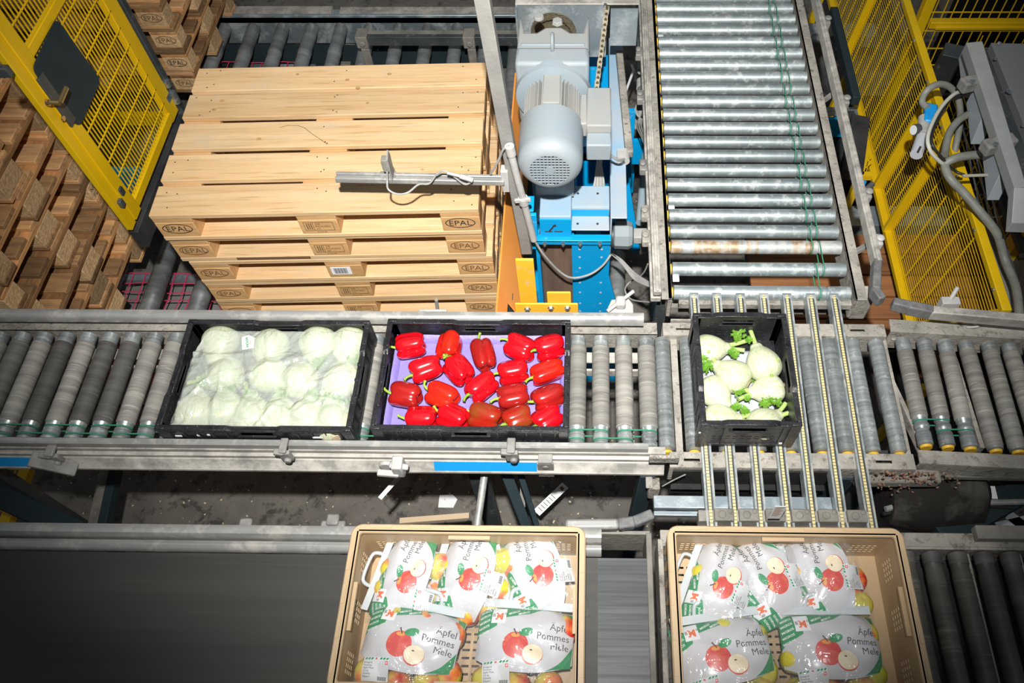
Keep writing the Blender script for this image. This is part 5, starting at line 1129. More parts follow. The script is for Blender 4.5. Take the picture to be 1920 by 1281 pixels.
# small white paint marks on the fennel crates
for (cr_, pts) in ((bcr, [(335, 818, .02), (372, 817, .008), (391, 816, .008), (600, 821, .045)]), (fcr, [(1312, 812, .006), (1463, 832, .010)])):
    for (u, v, w) in pts:
        y = -.001 if cr_ is bcr else .008; p = YP(u, v, y - .004)
        obj('white_mark', MB().box(p.x - w / 2, p.x + w / 2, y - .005, y - .002, p.z - .004, p.z + .003), whiteL, cr_)
def liner(name, label, x0, x1, y0, y1, z, up, mat, seed=1, amp=.003):
    r = random.Random(seed); nx, ny = 40, 28; mb = MB(); v = []
    ph = [(r.uniform(20, 70), r.uniform(20, 70), r.uniform(0, 6)) for _ in range(5)]
    for j in range(ny + 1):
        for i in range(nx + 1):
            x = x0 + (x1 - x0) * i / nx; y = y0 + (y1 - y0) * j / ny; e = min(i, nx - i, j, ny - j)
            h = sum(math.sin(a * x + b * y + c) for a, b, c in ph) / 5 * amp + amp
            v.append((x, y, z + h + (up if e == 0 else 0)))
    mb.add(v, [(j * (nx + 1) + i, j * (nx + 1) + i + 1, (j + 1) * (nx + 1) + i + 1, (j + 1) * (nx + 1) + i) for j in range(ny) for i in range(nx)])
    o = obj(name, mb, mat); s = o.modifiers.new('t', 'SOLIDIFY'); s.thickness = .0012; return tag(o, label, 'liner')
liner('tray_liner', 'purple moulded tray liner under the red peppers', .020, .580, .020, .380, ZC + .010, .035, purple, 3, .004)
liner('paper_liner', 'pale grey paper sheet under the loose fennel', 1.025, 1.255, .03, .35, ZC + .010, 0, whiteT, 5, .001)

# ------------------------------------------------------------------ peppers
def pepper_mb(L, W, n, seed):
    r = random.Random(seed); NU, NV = 26, 40; mb = MB(); vs = []; ph = r.uniform(0, 6); amps = [r.uniform(.8, 1.15) for _ in range(n)]; taper = r.uniform(.03, .2); bend = r.uniform(-.006, .006)
    for i in range(NU + 1):
        a = PI * i / NU; c, s = math.cos(a), math.sin(a)
        x = -math.copysign(abs(c) ** .62, c) * L / 2; rad = (s ** .58) * W if 0 < i < NU else 0
        u = i / NU
        for k in range(NV):
            t = 2 * PI * k / NV; lob = math.cos(n * (t) + ph); w = abs(math.cos(n * t / 2 + ph / 2))
            f = (.80 + .20 * w ** .55) * (1 - taper * u) * (1 + .04 * math.sin(t * 1 + ph * 2) + .03 * math.sin(2 * t + 5 * u))
            rr = rad * f
            dent = (.012 if c > 0 else .014) * math.exp(-(rr / (W * .42)) ** 2)
            dx = dent if c > 0 else -dent
            lobend = (w - .5) * .008 * (1 if c < 0 else -1) * min(1, rr / (W * .5))
            vs.append((x + dx + lobend, rr * math.cos(t) + bend * math.sin(PI * u), rr * math.sin(t) * .97))
    fs = [(i * NV + k, i * NV + (k + 1) % NV, (i + 1) * NV + (k + 1) % NV, (i + 1) * NV + k) for i in range(NU) for k in range(NV)]
    return mb.add(vs, fs)
PZ = ZC + .018
peppers = [  # centre u,v; stem u,v; length, radius, skin, label   (pixels of the crop / 4)
    (435, 300, 300, 330, .092, .042, 0, 'bright red pepper in the back left corner of the pepper crate, stem to the left'),
    (730, 290, 712, 400, .088, .041, 1, 'upright orange-red pepper at the back with its stem towards the viewer'),
    (978, 372, 938, 225, .108, .039, 2, 'long dark red pepper at the back centre with its stem pointing away'),
    (1268, 300, 1150, 262, .096, .044, 0, 'glossy red pepper at the back, second from the right'),
    (1505, 300, 1385, 340, .094, .043, 0, 'bright red pepper in the back right corner of the pepper crate'),
    (555, 487, 415, 545, .100, .041, 0, 'bright red pepper in the second row, leftmost of that row'),
    (800, 482, 715, 385, .096, .042, 0, 'red pepper lying diagonally in front of the upright orange-red one'),
    (965, 600, 850, 695, .100, .041, 0, 'heart-shaped red pepper in the middle of the crate, stem to lower left'),
    (1205, 490, 1078, 520, .094, .040, 0, 'ribbed bright red pepper just right of the long dark one'),
    (1470, 505, 1310, 565, .108, .036, 1, 'smooth orange-red pepper lying along the right wall, below the corner pepper'),
    (398, 680, 262, 662, .096, .042, 2, 'dark red pepper at the left wall with its stem pointing left'),
    (678, 675, 535, 625, .100, .041, 1, 'orange-brown pepper in the third row with a long hooked stem'),
    (1207, 680, 1075, 712, .096, .041, 2, 'dark red pepper in the third row, between the centre and the right wall'),
    (1470, 678, 1330, 740, .102, .040, 2, 'dark red pepper at the right wall in the third row'),
    (515, 855, 398, 858, .092, .040, 0, 'bright red pepper in the front row, leftmost of that row'),
    (752, 862, 628, 800, .092, .040, 0, 'bright red pepper in the front row with its stem sticking up left'),
    (1000, 835, 862, 800, .100, .045, 3, 'large brownish green-red pepper in the front row with a curled stem'),
    (1242, 862, 1120, 910, .090, .040, 3, 'small pepper with green-brown tip in the front row'),
    (1482, 865, 1355, 925, .092, .041, 0, 'bright red pepper in the front right corner of the pepper crate'),
]
for i, (cu, cv, su, sv, L, W, mi, lab) in enumerate(peppers):
    L *= 1.06; W *= 1.10
    r = random.Random(50 + i); z = PZ + W * .93
    c = ZP(660 + cu / 4, 570 + cv / 4, z + W * .25); s = ZP(660 + su / 4, 570 + sv / 4, z + .005)
    lx = (L / 2); c.x = min(max(c.x, .022 + W), .578 - W); c.y = min(max(c.y, .022 + W), .378 - W)
    d = Vector((s.x - c.x, s.y - c.y)); ang = math.atan2(-d.y, -d.x)   # local -x is the stem side
    t = thing('red_pepper', lab, 'pepper', (c.x, c.y, z), ang, 'red peppers in the black crate')
    obj('pepper_body', pepper_mb(L, W, 3 if i % 3 else 4, i), pep[mi], t, world=False, smooth=180)
    x0 = -L / 2 + .010; h = r.choice((-1, 1))
    if i in (11, 16): pts = [(x0, 0, 0), (x0 - .014, 0, .006), (x0 - .026, h * .006, .010), (x0 - .030, h * .020, .012)]
    else: pts = [(x0, 0, 0), (x0 - .012, 0, .004), (x0 - .024, h * .004, .007), (x0 - .034, h * .010, .007)]
    if i == 1: pts = [(x0, 0, .006), (x0 - .010, 0, .014), (x0 - .020, .002, .02), (x0 - .026, .008, .022)]
    pth = smooth_path(pts, 4)
    obj('stem', MB().tube(pth, [.0062 - .0022 * min(1, k / (len(pth) * .5)) + (.0012 if k > len(pth) - 3 else 0) for k in range(len(pth))], 9).lathe([(0, .004), (.001, .015), (.004, .011), (.006, .005)], (x0 + .002, 0, 0), (-1, 0, 0), 10), stemm, t, world=False, smooth=60)

# ------------------------------------------------------------------ fennel
def bulb_mb(S, seed):
    r = random.Random(seed); NU, NV = 24, 36; vs = []; ph = r.uniform(0, 6)
    for i in range(NU + 1):
        u = i / NU; x = (-.045 + .105 * u)
        w = .046 * math.sin(PI * min(1, (u * .98 + .03) ** .72)) ** .62 if u < .93 else .0
        w = max(w, .020 * (1 - max(0, u - .86) * 2)) if u > .3 else w
        if i == 0: w = .012
        for k in range(NV):
            t = 2 * PI * k / NV; f = 1 + .035 * abs(math.sin(2.5 * t + ph + 2 * u)) + .03 * math.sin(t + ph)
            vs.append((x * S, w * f * math.cos(t) * S, w * f * math.sin(t) * .78 * S))
    fs = [(i * NV + k, i * NV + (k + 1) % NV, (i + 1) * NV + (k + 1) % NV, (i + 1) * NV + k) for i in range(NU) for k in range(NV)]
    fs += [tuple(range(NV))[::-1], tuple(NU * NV + k for k in range(NV))]
    return MB().add(vs, fs)
def frond_mb(c, R, n, seed):
    r = random.Random(seed); mb = MB()
    for s in range(n):
        a = r.uniform(0, 2 * PI); el = r.uniform(.0, .9); L = R * r.uniform(.5, 1.0)
        d = Vector((math.cos(a) * math.cos(el), math.sin(a) * math.cos(el), math.sin(el) * .7)); b = Vector(c) + d * R * r.uniform(0, .35) + Vector((r.uniform(-1, 1), r.uniform(-1, 1), 0)) * R * .3; e = b + d * L * .7
        mb.beam(b, e, .0012, .0012)
        side = d.cross(Vector((0, 0, 1))).normalized()
        for q in range(5):
            p = b.lerp(e, .25 + .16 * q)
            for sg in (-1, 1):
                dd = (d * .6 + side * sg * r.uniform(.5, 1) + Vector((0, 0, r.uniform(-.3, .5)))).normalized(); mb.beam(p, p + dd * R * r.uniform(.15, .3), .0011, .0009)
    return mb
def fennel(cu, cv, su, sv, S, lab, seed, group, z0, fr=(), stalks=2, bud=True, zoff=0, tilt=0, bv=None):
    S *= 1.0 if S > 1.3 else 1.10; r = random.Random(seed); z = z0 + .034 * S + zoff
    c = ZP(cu, cv, z + .012); s = ZP(su, sv, z + .01)
    ang = math.atan2(s.y - c.y, s.x - c.x)
    if lab == 'x': c.x = min(max(c.x, -.6586 + .075), -.6586 + .525); c.y = min(max(c.y, .055), .335)
    t = thing('fennel_bulb', lab, 'fennel', (c.x, c.y, z), ang, group)
    obj('bulb', bulb_mb(S, seed), bulbm, t, world=False, smooth=180)
    Ls = max(.045, min(.075, (s - c).length - .055 * S))
    for k in range(stalks):
        o = (k - (stalks - 1) / 2); l = Ls * r.uniform(.7, 1.05); y = o * .016
        pth = [(.045 * S, y * .5, 0), (.058 * S, y * .9, .003), (.058 * S + l * .5, y * 1.5, .006), (.058 * S + l, y * 2.3, .008)]
        obj('stalk', MB().tube(smooth_path(pth, 4), [.013 - .0055 * min(1, q / 6) for q in range(13)], 10), stalkm, t, world=False, smooth=60)
    if bud:
        n = r.uniform(-.4, .4) + PI / 2; p = Vector((-.012 * S, .040 * S * math.cos(n + .5), .034 * S * math.sin(n)))
        obj('bud', MB().tube([p + Vector((.006 * math.cos(a), .006 * math.sin(a), 0)) for a in [2 * PI * k / 12 for k in range(12)]], .0012, 6, closed=True).lathe([(0, .004), (.003, .003)], p - Vector((0, 0, .001)), (0, 0, 1), 10), stalkm, t, world=False)
    obj('root_cut', MB().lathe([(0, .013 * S), (.002, .012 * S)], (-.0455 * S, 0, 0), (-1, 0, 0), 14), cutm, t, world=False)
    mi = PM(t).inverted()
    for (fu, fv, R) in fr:
        p = mi @ ZP(fu, fv, z + .012); obj('frond', frond_mb(p, R, 46, seed + fu), frondm, t, world=False, smooth=0)
    return t
X_ = lambda a: 1270 + a / 4.27
Y_ = lambda a: 560 + a / 4.27
zf = ZC + .012
G_ = 'loose fennel bulbs in the small black crate'
fennel(X_(262), Y_(392), X_(560), Y_(372), 1.02, 'fennel bulb in the back left corner with a stalk pointing right', 1, G_, zf, [(X_(450), Y_(440), .022)])
fennel(X_(690), Y_(510), X_(590), Y_(262), 1.12, 'large round fennel bulb at the back right with its stalk pointing away', 2, G_, zf + .004, [(X_(490), Y_(300), .026), (X_(570), Y_(330), .014)], 1)
fennel(X_(455), Y_(600), X_(240), Y_(478), 1.10, 'fennel bulb in the centre of the crate with stalks towards the left wall', 3, G_, zf + .006, [(X_(245), Y_(545), .024), (X_(215), Y_(480), .014)], bud=False)
fennel(X_(300), Y_(735), X_(440), Y_(910), 1.05, 'fennel bulb at the left wall with its stalk pointing to the front right', 4, G_, zf + .003, [(X_(470), Y_(870), .018)], 1)
fennel(X_(735), Y_(715), X_(500), Y_(760), 1.0, 'fennel bulb at the right wall with long stalks pointing left', 5, G_, zf, [(X_(490), Y_(730), .024), (X_(560), Y_(800), .012)])
fennel(X_(345), Y_(955), X_(600), Y_(955), 1.05, 'fennel bulb in the front left corner with a stalk pointing right', 6, G_, zf, [(X_(540), Y_(895), .018)])
fennel(X_(700), Y_(985), X_(900), Y_(870), 1.0, 'cut fennel bulb in the front right corner with pale green stalks', 7, G_, zf, [(X_(770), Y_(815), .030), (X_(700), Y_(840), .02)], 2, False)
tag(obj('loose_frond', frond_mb(ZP(X_(620), Y_(655), zf + .01), .022, 26, 77), frondm, smooth=0), 'loose dark green fennel frond on the grey liner between the bulbs', 'frond')
# bagged fennel
Xb = lambda a: 270 + a / 4.267
Yb = lambda a: 570 + a / 4.267
bag = [(400, 850, 420, 700), (650, 830, 640, 680), (860, 880, 830, 730), (1075, 890, 1070, 740), (1290, 890, 1310, 740), (1560, 930, 1530, 780), (600, 300, 560, 440), (1000, 330, 960, 470), (1380, 310, 1370, 450), (1680, 300, 1650, 440), (1000, 560, 1180, 640), (1590, 600, 1480, 700), (1230, 600, 1080, 640), (640, 560, 480, 600)]
for k, (a, b, c, d) in enumerate(bag):
    fennel(Xb(a), Yb(b), Xb(c), Yb(d), 1.20, 'x', 20 + k, 'fennel bulbs inside the milky bag', ZC + .012, [(Xb(c + 30), Yb(d + 20), .03)] if k not in (0, 6, 7, 10, 12) else (), 1, False)
names = ['front row of the bag, leftmost', 'front row of the bag, second from the left', 'front row of the bag, third from the left', 'front row of the bag, fourth from the left', 'front row of the bag, second from the right', 'front row of the bag, at the right corner',
         'back row of the bag, leftmost, above the white label', 'back row of the bag, just right of the white label', 'back row of the bag, second from the right', 'back row of the bag, at the right corner', 'middle of the bag, left of centre under milky film', 'right side of the bag, beside the bright green fronds', 'middle of the bag, right of centre', 'left side of the bag under the thick folds']
fb = [o for o in COL.objects if o.name.startswith('fennel_bulb') and o.get('label') == 'x']
for o, n in zip(fb, names): o['label'] = 'pale fennel bulb in the ' + n if n.startswith(('front', 'back')) else 'pale fennel bulb in the ' + n
# milky film over them
r = random.Random(12); nx, ny = 110, 74; v = []
x0, x1, y0, y1 = -.6586 + .025, -.6586 + .578, .008, .372
cent = [(o.location.x, o.location.y, o.location.z + .0535) for o in fb]
lines = [(r.uniform(x0, x1), r.uniform(y0, y1), r.uniform(0, PI), r.uniform(.004, .010), r.uniform(.05, .14)) for _ in range(46)]
for j in range(ny + 1):
    for i in range(nx + 1):
        u, w = i / nx, j / ny; x = x0 + (x1 - x0) * u; y = y0 + (y1 - y0) * w
        if w > .6: x = max(x, x0 + (w - .6) * .11)
        h = 0
        for a, b, c in cent: h = max(h, (c - ZC - .010) * (1 - (math.hypot(x - a, y - b) / .088) ** 2.6))
        h = max(h, .086)
        for (a, b, t, am, ln) in lines[:34]:
            dx, dy = x - a, y - b; p = dx * math.cos(t) + dy * math.sin(t); q = -dx * math.sin(t) + dy * math.cos(t)
            h += am * math.exp(-(p / ln) ** 2) * max(0, 1 - abs(q) / .011)
        e = min(u, 1 - u, w, 1 - w) / .03; h = h * min(1, .75 + .25 * e) if e < 1 else h
        v.append((x, y, ZC + .010 + h))
fo = obj('plastic_bag', MB().add(v, [(j * (nx + 1) + i, j * (nx + 1) + i + 1, (j + 1) * (nx + 1) + i + 1, (j + 1) * (nx + 1) + i) for j in range(ny) for i in range(nx)]), milkfilm, smooth=60)
tag(fo, 'crumpled milky plastic bag covering the fennel in the left black crate', 'plastic bag')
a = ZP(465, 642, ZC + .10)
t = thing('product_label', 'small white product label with green writing on the milky bag', 'label', (a.x, a.y, ZC + .100), math.radians(12)); t.rotation_euler = (.12, .05, .28)
obj('label_sheet', MB().prism([(-.020, -.024), (.016, -.024), (.022, .012), (.004, .026), (-.018, .022)], 'z', 0, .001), whiteL, t, world=False)
mb = MB(); put2d(mb, text2d('REVUNI', .0105, 'CENTER', .0004), lambda p, q: (q - .006, -p, .0014)); obj('label_text', mb, green, t, world=False, smooth=0)
mb = MB().beam((.0, .006, .0014), (.010, .0, .0014), .0012, .0004).beam((.010, 0, .0014), (.004, -.010, .0014), .0012, .0004); obj('label_mark', mb, orlogo, t, world=False)

# ------------------------------------------------------------------ beige crates
def beige_crate(label, x0, W, D, ytop, zb, H):
    y1 = ytop; y0 = y1 - D; x1 = x0 + W; zt = zb + H; g = .020; T = .004
    t = thing('plastic_crate', label, 'crate', (x0 + W / 2, (y0 + y1) / 2, zb)); h = []
    obj('crate_base', MB().panel((x0 + g, y0 + g, zb), (1, 0, 0), (0, 1, 0), W - 2 * g, D - 2 * g, [(.02 + .028 * i, .04 + .028 * i, .03 + .02 * j, .036 + .02 * j) for i in range(18) for j in range(16) if not (2 < i % 9 < 6)], .006), tan, t)
    def holes(L, long):
        hs = []
        groups = ((.10, 5), (.5, 9), (.90, 5)) if long else ((.16, 4), (.5, 4), (.84, 4))
        for gc, n in groups:
            for i in range(n):
                a = gc * L + (i - n / 2) * .0145
                for j in range(4):
                    b = .045 + j * .0165 + (.0 if long else .012)
                    hs.append((a, a + .0098, b, b + .0095))
        return hs
    for (o, u, L, lg) in (((x0 + g, y0 + g, zb), (1, 0, 0), W - 2 * g, 1), ((x1 - g, y1 - g, zb), (-1, 0, 0), W - 2 * g, 1), ((x0 + g, y1 - g, zb), (0, -1, 0), D - 2 * g, 0), ((x1 - g, y0 + g, zb), (0, 1, 0), D - 2 * g, 0)):
        O = Vector(o); U = Vector(u); n = U.cross(Vector((0, 0, 1)))
        hs = holes(L, lg)
        if lg: hs = [q for q in hs] + [(L / 2 - .05, L / 2 + .05, H - .052, H - .036), (.07, .10, H - .026, H - .02), (L - .10, L - .07, H - .026, H - .02)]
        else: hs += [(L / 2 - .045, L / 2 + .045, H - .055, H - .030)]
        mb = MB().panel(O, u, (0, 0, 1), L, H, hs, T)
        # outer ribs and ledge
        for k in [L * q / 8 for q in range(9)]: mb.beam(O + U * k + n * .009, O + U * k + n * .009 + Vector((0, 0, H - .02)), .003, .010, tuple(n))
        mb.beam(O + n * .008 + Vector((0, 0, H - .026)), O + U * L + n * .008 + Vector((0, 0, H - .026)), .010, .003)
        c = L / 2; w = .055 if lg else .06
        mb.beam(O + U * (c - w) - n * .005 + Vector((0, 0, H - .030)), O + U * (c + w) - n * .005 + Vector((0, 0, H - .030)), .012, .009)
        obj('crate_wall', mb, tan, t)
    # rim: swept rounded rectangle
    R = .030; prof = [(-.004, -.012), (-.004, -.002), (-.002, 0), (g - .003, 0), (g, -.003), (g, -.022), (g - .003, -.022), (g - .003, -.012)]
    mb = MB(); cs = []
    for cx, cy, a0 in ((x1 - R, y1 - R, 0), (x0 + R, y1 - R, 90), (x0 + R, y0 + R, 180), (x1 - R, y0 + R, 270)):
        for k in range(9): a = math.radians(a0 + 90 * k / 8); cs.append((cx, cy, math.cos(a), math.sin(a)))
    n = len(prof); vs = []
    for cx, cy, ca, sa in cs:
        for (o, dz) in prof: rr = R - g + o; vs.append((cx + ca * rr, cy + sa * rr, zt + dz))
    N = len(cs); mb.add(vs, [(i * n + k, ((i + 1) % N) * n + k, ((i + 1) % N) * n + (k + 1) % n, i * n + (k + 1) % n) for i in range(N) for k in range(n)])
    obj('crate_rim', mb, tan, t)
    for k in range(5):
        a = x0 + .05 + k * (W - .1) / 5
        for q in (y1 - .012, y0 + .003): obj('stacking_rib', MB().box(a, a + .055, q, q + .009, zt, zt + .0022), tan, t)
    for k in range(4):
        a = y0 + .04 + k * (D - .08) / 4
        for q in (x0 + .003, x1 - .012): obj('stacking_rib', MB().box(q, q + .009, a, a + .045, zt, zt + .0022), tan, t)
    return t
beige_crate('beige perforated crate of bagged apples on the dark rubber belt, left of two', .040, .616, .412, -.345, 1.311, .189)
beige_crate('beige perforated crate of bagged apples on the dark rollers, right of two', .868, .614, .412, -.340, 1.311, .189)

# ------------------------------------------------------------------ bagged apples
def bh(x, y):
    a = max(0, 1 - abs(x / .140) ** 3.2); b = max(0, 1 - abs((y + .018) / .118) ** 3.2)
    return .012 + .112 * (a ** .5) * (b ** .5) + .004 * math.sin(38 * x + 2) * math.cos(31 * y) - .006 * abs(math.sin(17 * x + 23 * y + 1.2)) ** 6 + .004 * math.sin(90 * y - 30 * x) * math.exp(-((x - .08) / .05) ** 2)
def apple_mb():
    vs = []; NU, NV = 14, 20
    for i in range(NU + 1):
        a = PI * i / NU; c, s = math.cos(a), math.sin(a)
        for k in range(NV):
            t = 2 * PI * k / NV; rr = s * (1 + .02 * math.cos(5 * t)); z = c * .92 - .20 * math.exp(-(s / .30) ** 2) * (1 if c > 0 else -.7)
            vs.append((rr * math.cos(t) * .038, rr * math.sin(t) * .038, z * .038))
    return MB().add(vs, [(i * NV + k, i * NV + (k + 1) % NV, (i + 1) * NV + (k + 1) % NV, (i + 1) * NV + k)[::-1] for i in range(NU) for k in range(NV)])
def gridmap(fn, nx, ny, f):
    return MB().add([f(*fn(i / nx, j / ny)) for j in range(ny + 1) for i in range(nx + 1)], [(j * (nx + 1) + i, j * (nx + 1) + i + 1, (j + 1) * (nx + 1) + i + 1, (j + 1) * (nx + 1) + i) for j in range(ny) for i in range(nx)])
def on(k): return lambda a, b: (a, b, bh(a, b) + .0015 + .0004 * k)
def disc(cx, cy, r, k, sq=1, n=28, m=5, rot=0):
    mb = MB(); vs = []; f = on(k)
    for j in range(m + 1):
        for i in range(n):
            t = 2 * PI * i / n; x = r * j / m * math.cos(t); y = r * sq * j / m * math.sin(t); vs.append(f(cx + x * math.cos(rot) - y * math.sin(rot), cy + x * math.sin(rot) + y * math.cos(rot)))
    return mb.add(vs, [(j * n + i, j * n + (i + 1) % n, (j + 1) * n + (i + 1) % n, (j + 1) * n + i) for j in range(m) for i in range(n)])
appleP = M('printed_apple_red', (.60, .025, .015), (.70, .14, .03), 60, (1, 1, 1), .35, 0, lo=.5, hi=.75)
flesh = M('printed_apple_flesh', (.80, .66, .44), (.84, .74, .54), 30, (1, 1, 1), .4)
bagprint = M('white_bag_print', (.60, .615, .635), (.57, .555, .575), 10, (1, 1, 1), .30, 0, coat=.4)
def make_bag(variant):
    t = thing('apple_bag', 'x', 'bag', (0, 0, 0))
    O = lambda n, mb, m, par=t, sm=60: obj(n, mb, m, par, world=False, smooth=sm)
    O('bag_film', gridmap(lambda u, v: (-.138 + .276 * u, -.134 + .232 * v), 46, 38, lambda a, b: (a, b, bh(a, b) + .0048 + .0028 * math.sin(a * 60 + b * 35) * math.sin(b * 70 - a * 22))), clearfilm)
    pr_ = O('print_panel', gridmap(lambda u, v: (-.122 + .244 * u, (.080) * v + (1 - v) * (-.078 + .030 * abs(2 * u - 1) ** 2.5)), 36, 22, on(0)), bagprint)
    g1 = gridmap(lambda u, v: (-.122 + (.110 - .06 * (1 - v)) * u * (1 if v > .0 else 1), .080 - .085 * (1 - v) * (1 - u * .9) - .0 * u), 14, 10, on(1))
    O('green_band', g1, green, pr_)
    O('green_band', gridmap(lambda u, v: (-.122 + .050 * u, .078 - .075 * v * (1 - .35 * u)), 8, 10, on(1)), green, pr_)
    O('green_band', gridmap(lambda u, v: (-.075 + .085 * u + .03 * v, .048 + .018 * u + .028 * v * (1 - u * .4)), 10, 6, on(1)), green, pr_)
    O('green_band', gridmap(lambda u, v: (.052 + .066 * u + .003 * v, -.0735 + .018 * u + (.018 + .032 * u * u) * v * u), 14, 6, on(1)), green, pr_)
    O('green_band', gridmap(lambda u, v: (.121 - .020 * v * (1 - u), .078 - .05 * u), 8, 6, on(1)), green, pr_)
    mb = MB()
    for k, (a, b) in enumerate(((-.118, .060), (-.119, .046), (-.118, .032), (-.118, .018), (-.045, .060), (-.020, .060), (-.118, .004))):
        put2d(mb, text2d('MIGROS', .0080, 'LEFT', .0002), lambda p, q: on(2)(a + p * .93 + q * -.35, b + p * .35 + q * .93))
    O('band_text', mb, whitep, pr_, 0)
    O('logo_square', gridmap(lambda u, v: (-.088 + .036 * u, .036 + .042 * v), 6, 6, on(3)), whitep, pr_)
    mb = MB(); put2d(mb, text2d('M', .026, 'CENTER', .0012), lambda p, q: on(4)(-.069 + p, .046 + q)); O('logo_letter', mb, orlogo, pr_, 0)
    mb = MB(); put2d(mb, text2d('B', .013), lambda p, q: on(5)(-.0865 + p, .053 + q)); put2d(mb, text2d('o', .012), lambda p, q: on(5)(-.0575 + p, .060 + q)); O('logo_text', mb, ink, pr_, 0)
    mb = MB()
    for s, b in (('Äpfel', .026), ('Pommes', .003), ('Mele', -.020)): put2d(mb, text2d(s, .0235, 'RIGHT'), lambda p, q: on(2)(.112 + p, b + q))
    O('fruit_name', mb, ink, pr_, 0)
    O('printed_apple', disc(-.020, -.016, .032, 1, .98), appleP, pr_)
    O('apple_stem', MB().add([on(3)(a, b) for a, b in ((-.020, .008), (-.017, .008), (-.026, .024), (-.029, .022))], [(0, 1, 2, 3)]), ink, pr_, 0)
    O('apple_yellow_patch', disc(-.022, .007, .011, 2, .5), flesh if False else M('printed_apple_yellow', (.72, .30, .06)), pr_)  # yellowish patch of the printed apple near its stem
    O('printed_leaf', disc(.004, .017, .018, 2, .55, rot=.25), green, pr_)
    O('half_apple', disc(.024, -.036, .0265, 2, .92), appleP, pr_); O('half_apple_flesh', disc(.0245, -.0345, .0252, 3, .90), flesh, pr_); O('apple_core', disc(.020, -.026, .0035, 4, .5), ink, pr_)
    # price label
    cx, cy, rt = (-.062, -.082, .10) if variant == 0 else (-.018, -.078, -.06)
    def lf(k): return lambda a, b: (lambda x, y: (x, y, bh(x, y) + .0052 + .0004 * k))(cx + a * math.cos(rt) - b * math.sin(rt), cy + a * math.sin(rt) + b * math.cos(rt))
    lb_ = O('price_label', gridmap(lambda u, v: (-.034 + .068 * u, -.027 + .054 * v), 10, 8, lf(0)), whiteL)
    mb = MB()
    for k in range(8):
        if k in (3, 4): continue
        put2d(mb, ([(-.031 + .008 * k, .021), (-.026 + .008 * k, .021), (-.023 + .008 * k, .0255), (-.028 + .008 * k, .0255)], [(0, 1, 2, 3)]), lf(1))
    O('label_stripes', mb, green, lb_, 0)
    mb = MB(); put2d(mb, rect2d(.024, .031, .010, .018), lf(1)); put2d(mb, text2d('M', .006, 'CENTER', .0003), lambda a, b: lf(1)(a, b + .021)); O('label_red_mark', mb, red, lb_, 0)
    mb = MB(); put2d(mb, rect2d(.0268, .0282, .0115, .0165), lf(2)); put2d(mb, rect2d(.025, .030, .0133, .0147), lf(2)); O('label_cross', mb, whitep, lb_, 0)
    mb = MB()
    for k, s in enumerate(('Jonagold', 'Pommes', 'Äpfel Mele', '2.5 kg', 'Schweiz', 'Klasse I')): put2d(mb, text2d(s, .0062), lambda a, b: lf(1)(-.031 + a, .012 - .0062 * k + b))
    x = .008
    for q in range(12): w = .0006 + (q * 5 % 3) * .0004; put2d(mb, rect2d(x, x + w, -.024, -.016), lf(1)); x += w + .0008
    O('label_text', mb, ink, lb_, 0)
    # handle
    zz = .085
    hb_ = MB().beam((-.115, .094, .078), (.115, .094, .078), .020, .006).beam((-.115, .084, .082), (.115, .084, .082), .004, .003)
    for x in (-.10, -.06, .06, .10): hb_.beam((x, .094, .070), (x, .106, .074), .006, .005)
    hd = O('handle_bar', hb_, handlem)
    O('handle_grip', MB().tube(smooth_path([(-.048, .094, .072), (-.046, .120, .082), (-.030, .132, .088), (.030, .132, .088), (.046, .120, .082), (.048, .094, .072)], 4), .0058, 8), handlem, hd)
    return t
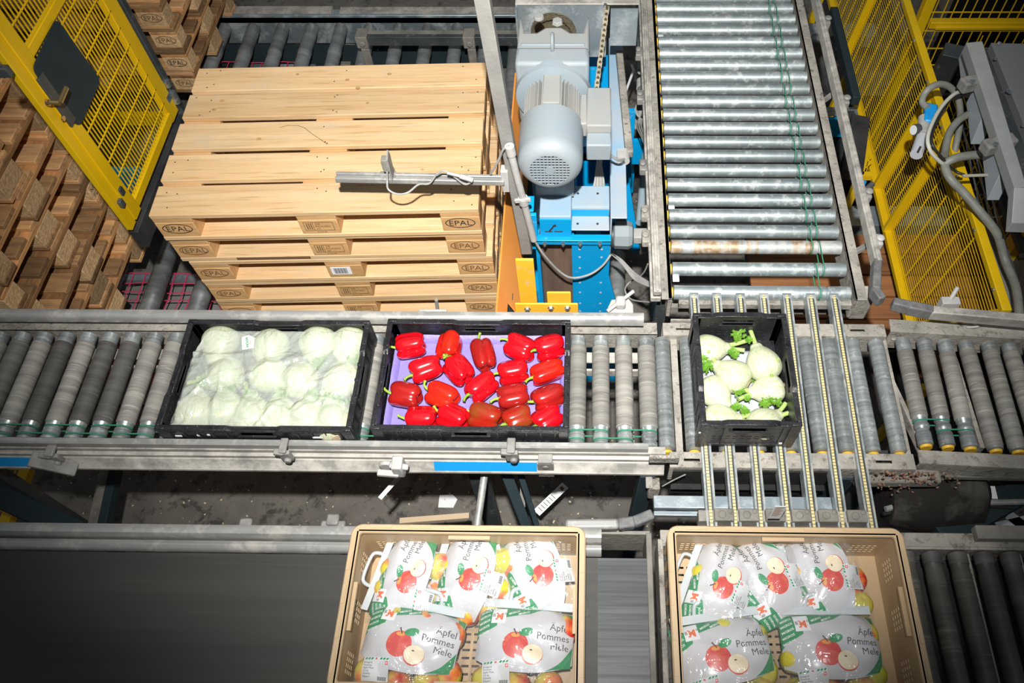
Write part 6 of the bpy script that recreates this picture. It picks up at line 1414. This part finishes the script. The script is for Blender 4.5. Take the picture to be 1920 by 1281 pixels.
bags = [  # centre of the print in pixels, turn, where
    (752, 1075, 76, 0, 'apple bag in the back left corner of the left beige crate, print turned sideways', 'L', 'back left'),
    (877, 1072, 80, 1, 'apple bag in the back middle of the left beige crate, print turned sideways', 'L', 'back middle'),
    (1000, 1070, 106, 1, 'apple bag at the back right of the left beige crate, leaning to the right', 'L', 'back right'),
    (765, 1200, -10, 0, 'apple bag at the front left of the left beige crate, print upright', 'L', 'front left'),
    (982, 1200, -3, 0, 'apple bag at the front right of the left beige crate, print upright', 'L', 'front right'),
    (1325, 1085, 68, 1, 'apple bag in the back left corner of the right beige crate, print turned sideways', 'R', 'back left'),
    (1440, 1085, 112, 1, 'apple bag in the back middle of the right beige crate, leaning to the right', 'R', 'back middle'),
    (1548, 1075, 98, 1, 'apple bag at the back right of the right beige crate, print turned sideways', 'R', 'back right'),
    (1360, 1222, 9, 0, 'apple bag at the front left of the right beige crate, tilted print', 'R', 'front left'),
    (1567, 1210, 1, 0, 'apple bag at the front right of the right beige crate, print upright', 'R', 'front right'),
]
protos = [make_bag(0), make_bag(1)]; first = [True, True]; ap0 = None
zf_ = 1.319
for k, (u, v, deg, var, lab, side, wh) in enumerate(bags):
    dz = .022 if wh.startswith('front') else .0
    c = ZP(u, v, zf_ + .125 + dz); rz = math.radians(deg)
    sc = (.92, .92, 1.0) if wh.startswith('back') else (1.0, 1.0, 1.0)
    if wh == 'back left': sc = (.92, .84, 1.0); c.x = max(c.x, (.065 if side == 'L' else .893) + .112)
    tilt = random.Random(k).uniform(-.05, .05)
    if first[var]: b = protos[var]; first[var] = False; b.location = (c.x, c.y, zf_ + dz); b.rotation_euler = (tilt, 0, rz); b.scale = sc; b['label'] = lab; proto_src = b
    else: b = dup(protos[var], (c.x, c.y, zf_ + dz), rz, lab, rot=(tilt, 0, rz), scale=sc)
    b['group'] = 'bags of apples in the %s beige crate' % ('left' if side == 'L' else 'right')
    MW = Matrix.LocRotScale(b.location, b.rotation_euler, b.scale)
    r = random.Random(300 + k)
    x0c, x1c = (.065, .635) if side == 'L' else (.893, 1.458)
    for (ax, ay) in ((-.085, -.092), (-.012, -.096), (.062, -.092), (-.09, -.02), (-.02, -.02), (.055, -.02), (.098, -.055), (.095, .035), (-.05, .045), (.02, .05)):
        ax += r.uniform(-.006, .006); ay += r.uniform(-.006, .006); z = max(.036, bh(ax, ay) - .043)
        p = MW @ Vector((ax, ay, z))
        if not (x0c + .036 < p.x < x1c - .036 and -.74 < p.y < -.405): continue
        if ap0 is None: ap0 = obj('apple', apple_mb(), applem, None, world=False, smooth=180); q = ap0
        else: q = ap0.copy(); COL.objects.link(q)
        q.location = p; q.rotation_euler = (r.uniform(-1.2, 1.2), r.uniform(-1.2, 1.2), r.uniform(0, 6)); s = r.uniform(.93, 1.06); q.scale = (s, s, s)
        tag(q, 'yellow and red apple inside the %s bag of the %s beige crate' % (wh, 'left' if side == 'L' else 'right'), 'apple', 'apples in the %s bag of the %s crate' % (wh, 'left' if side == 'L' else 'right'))
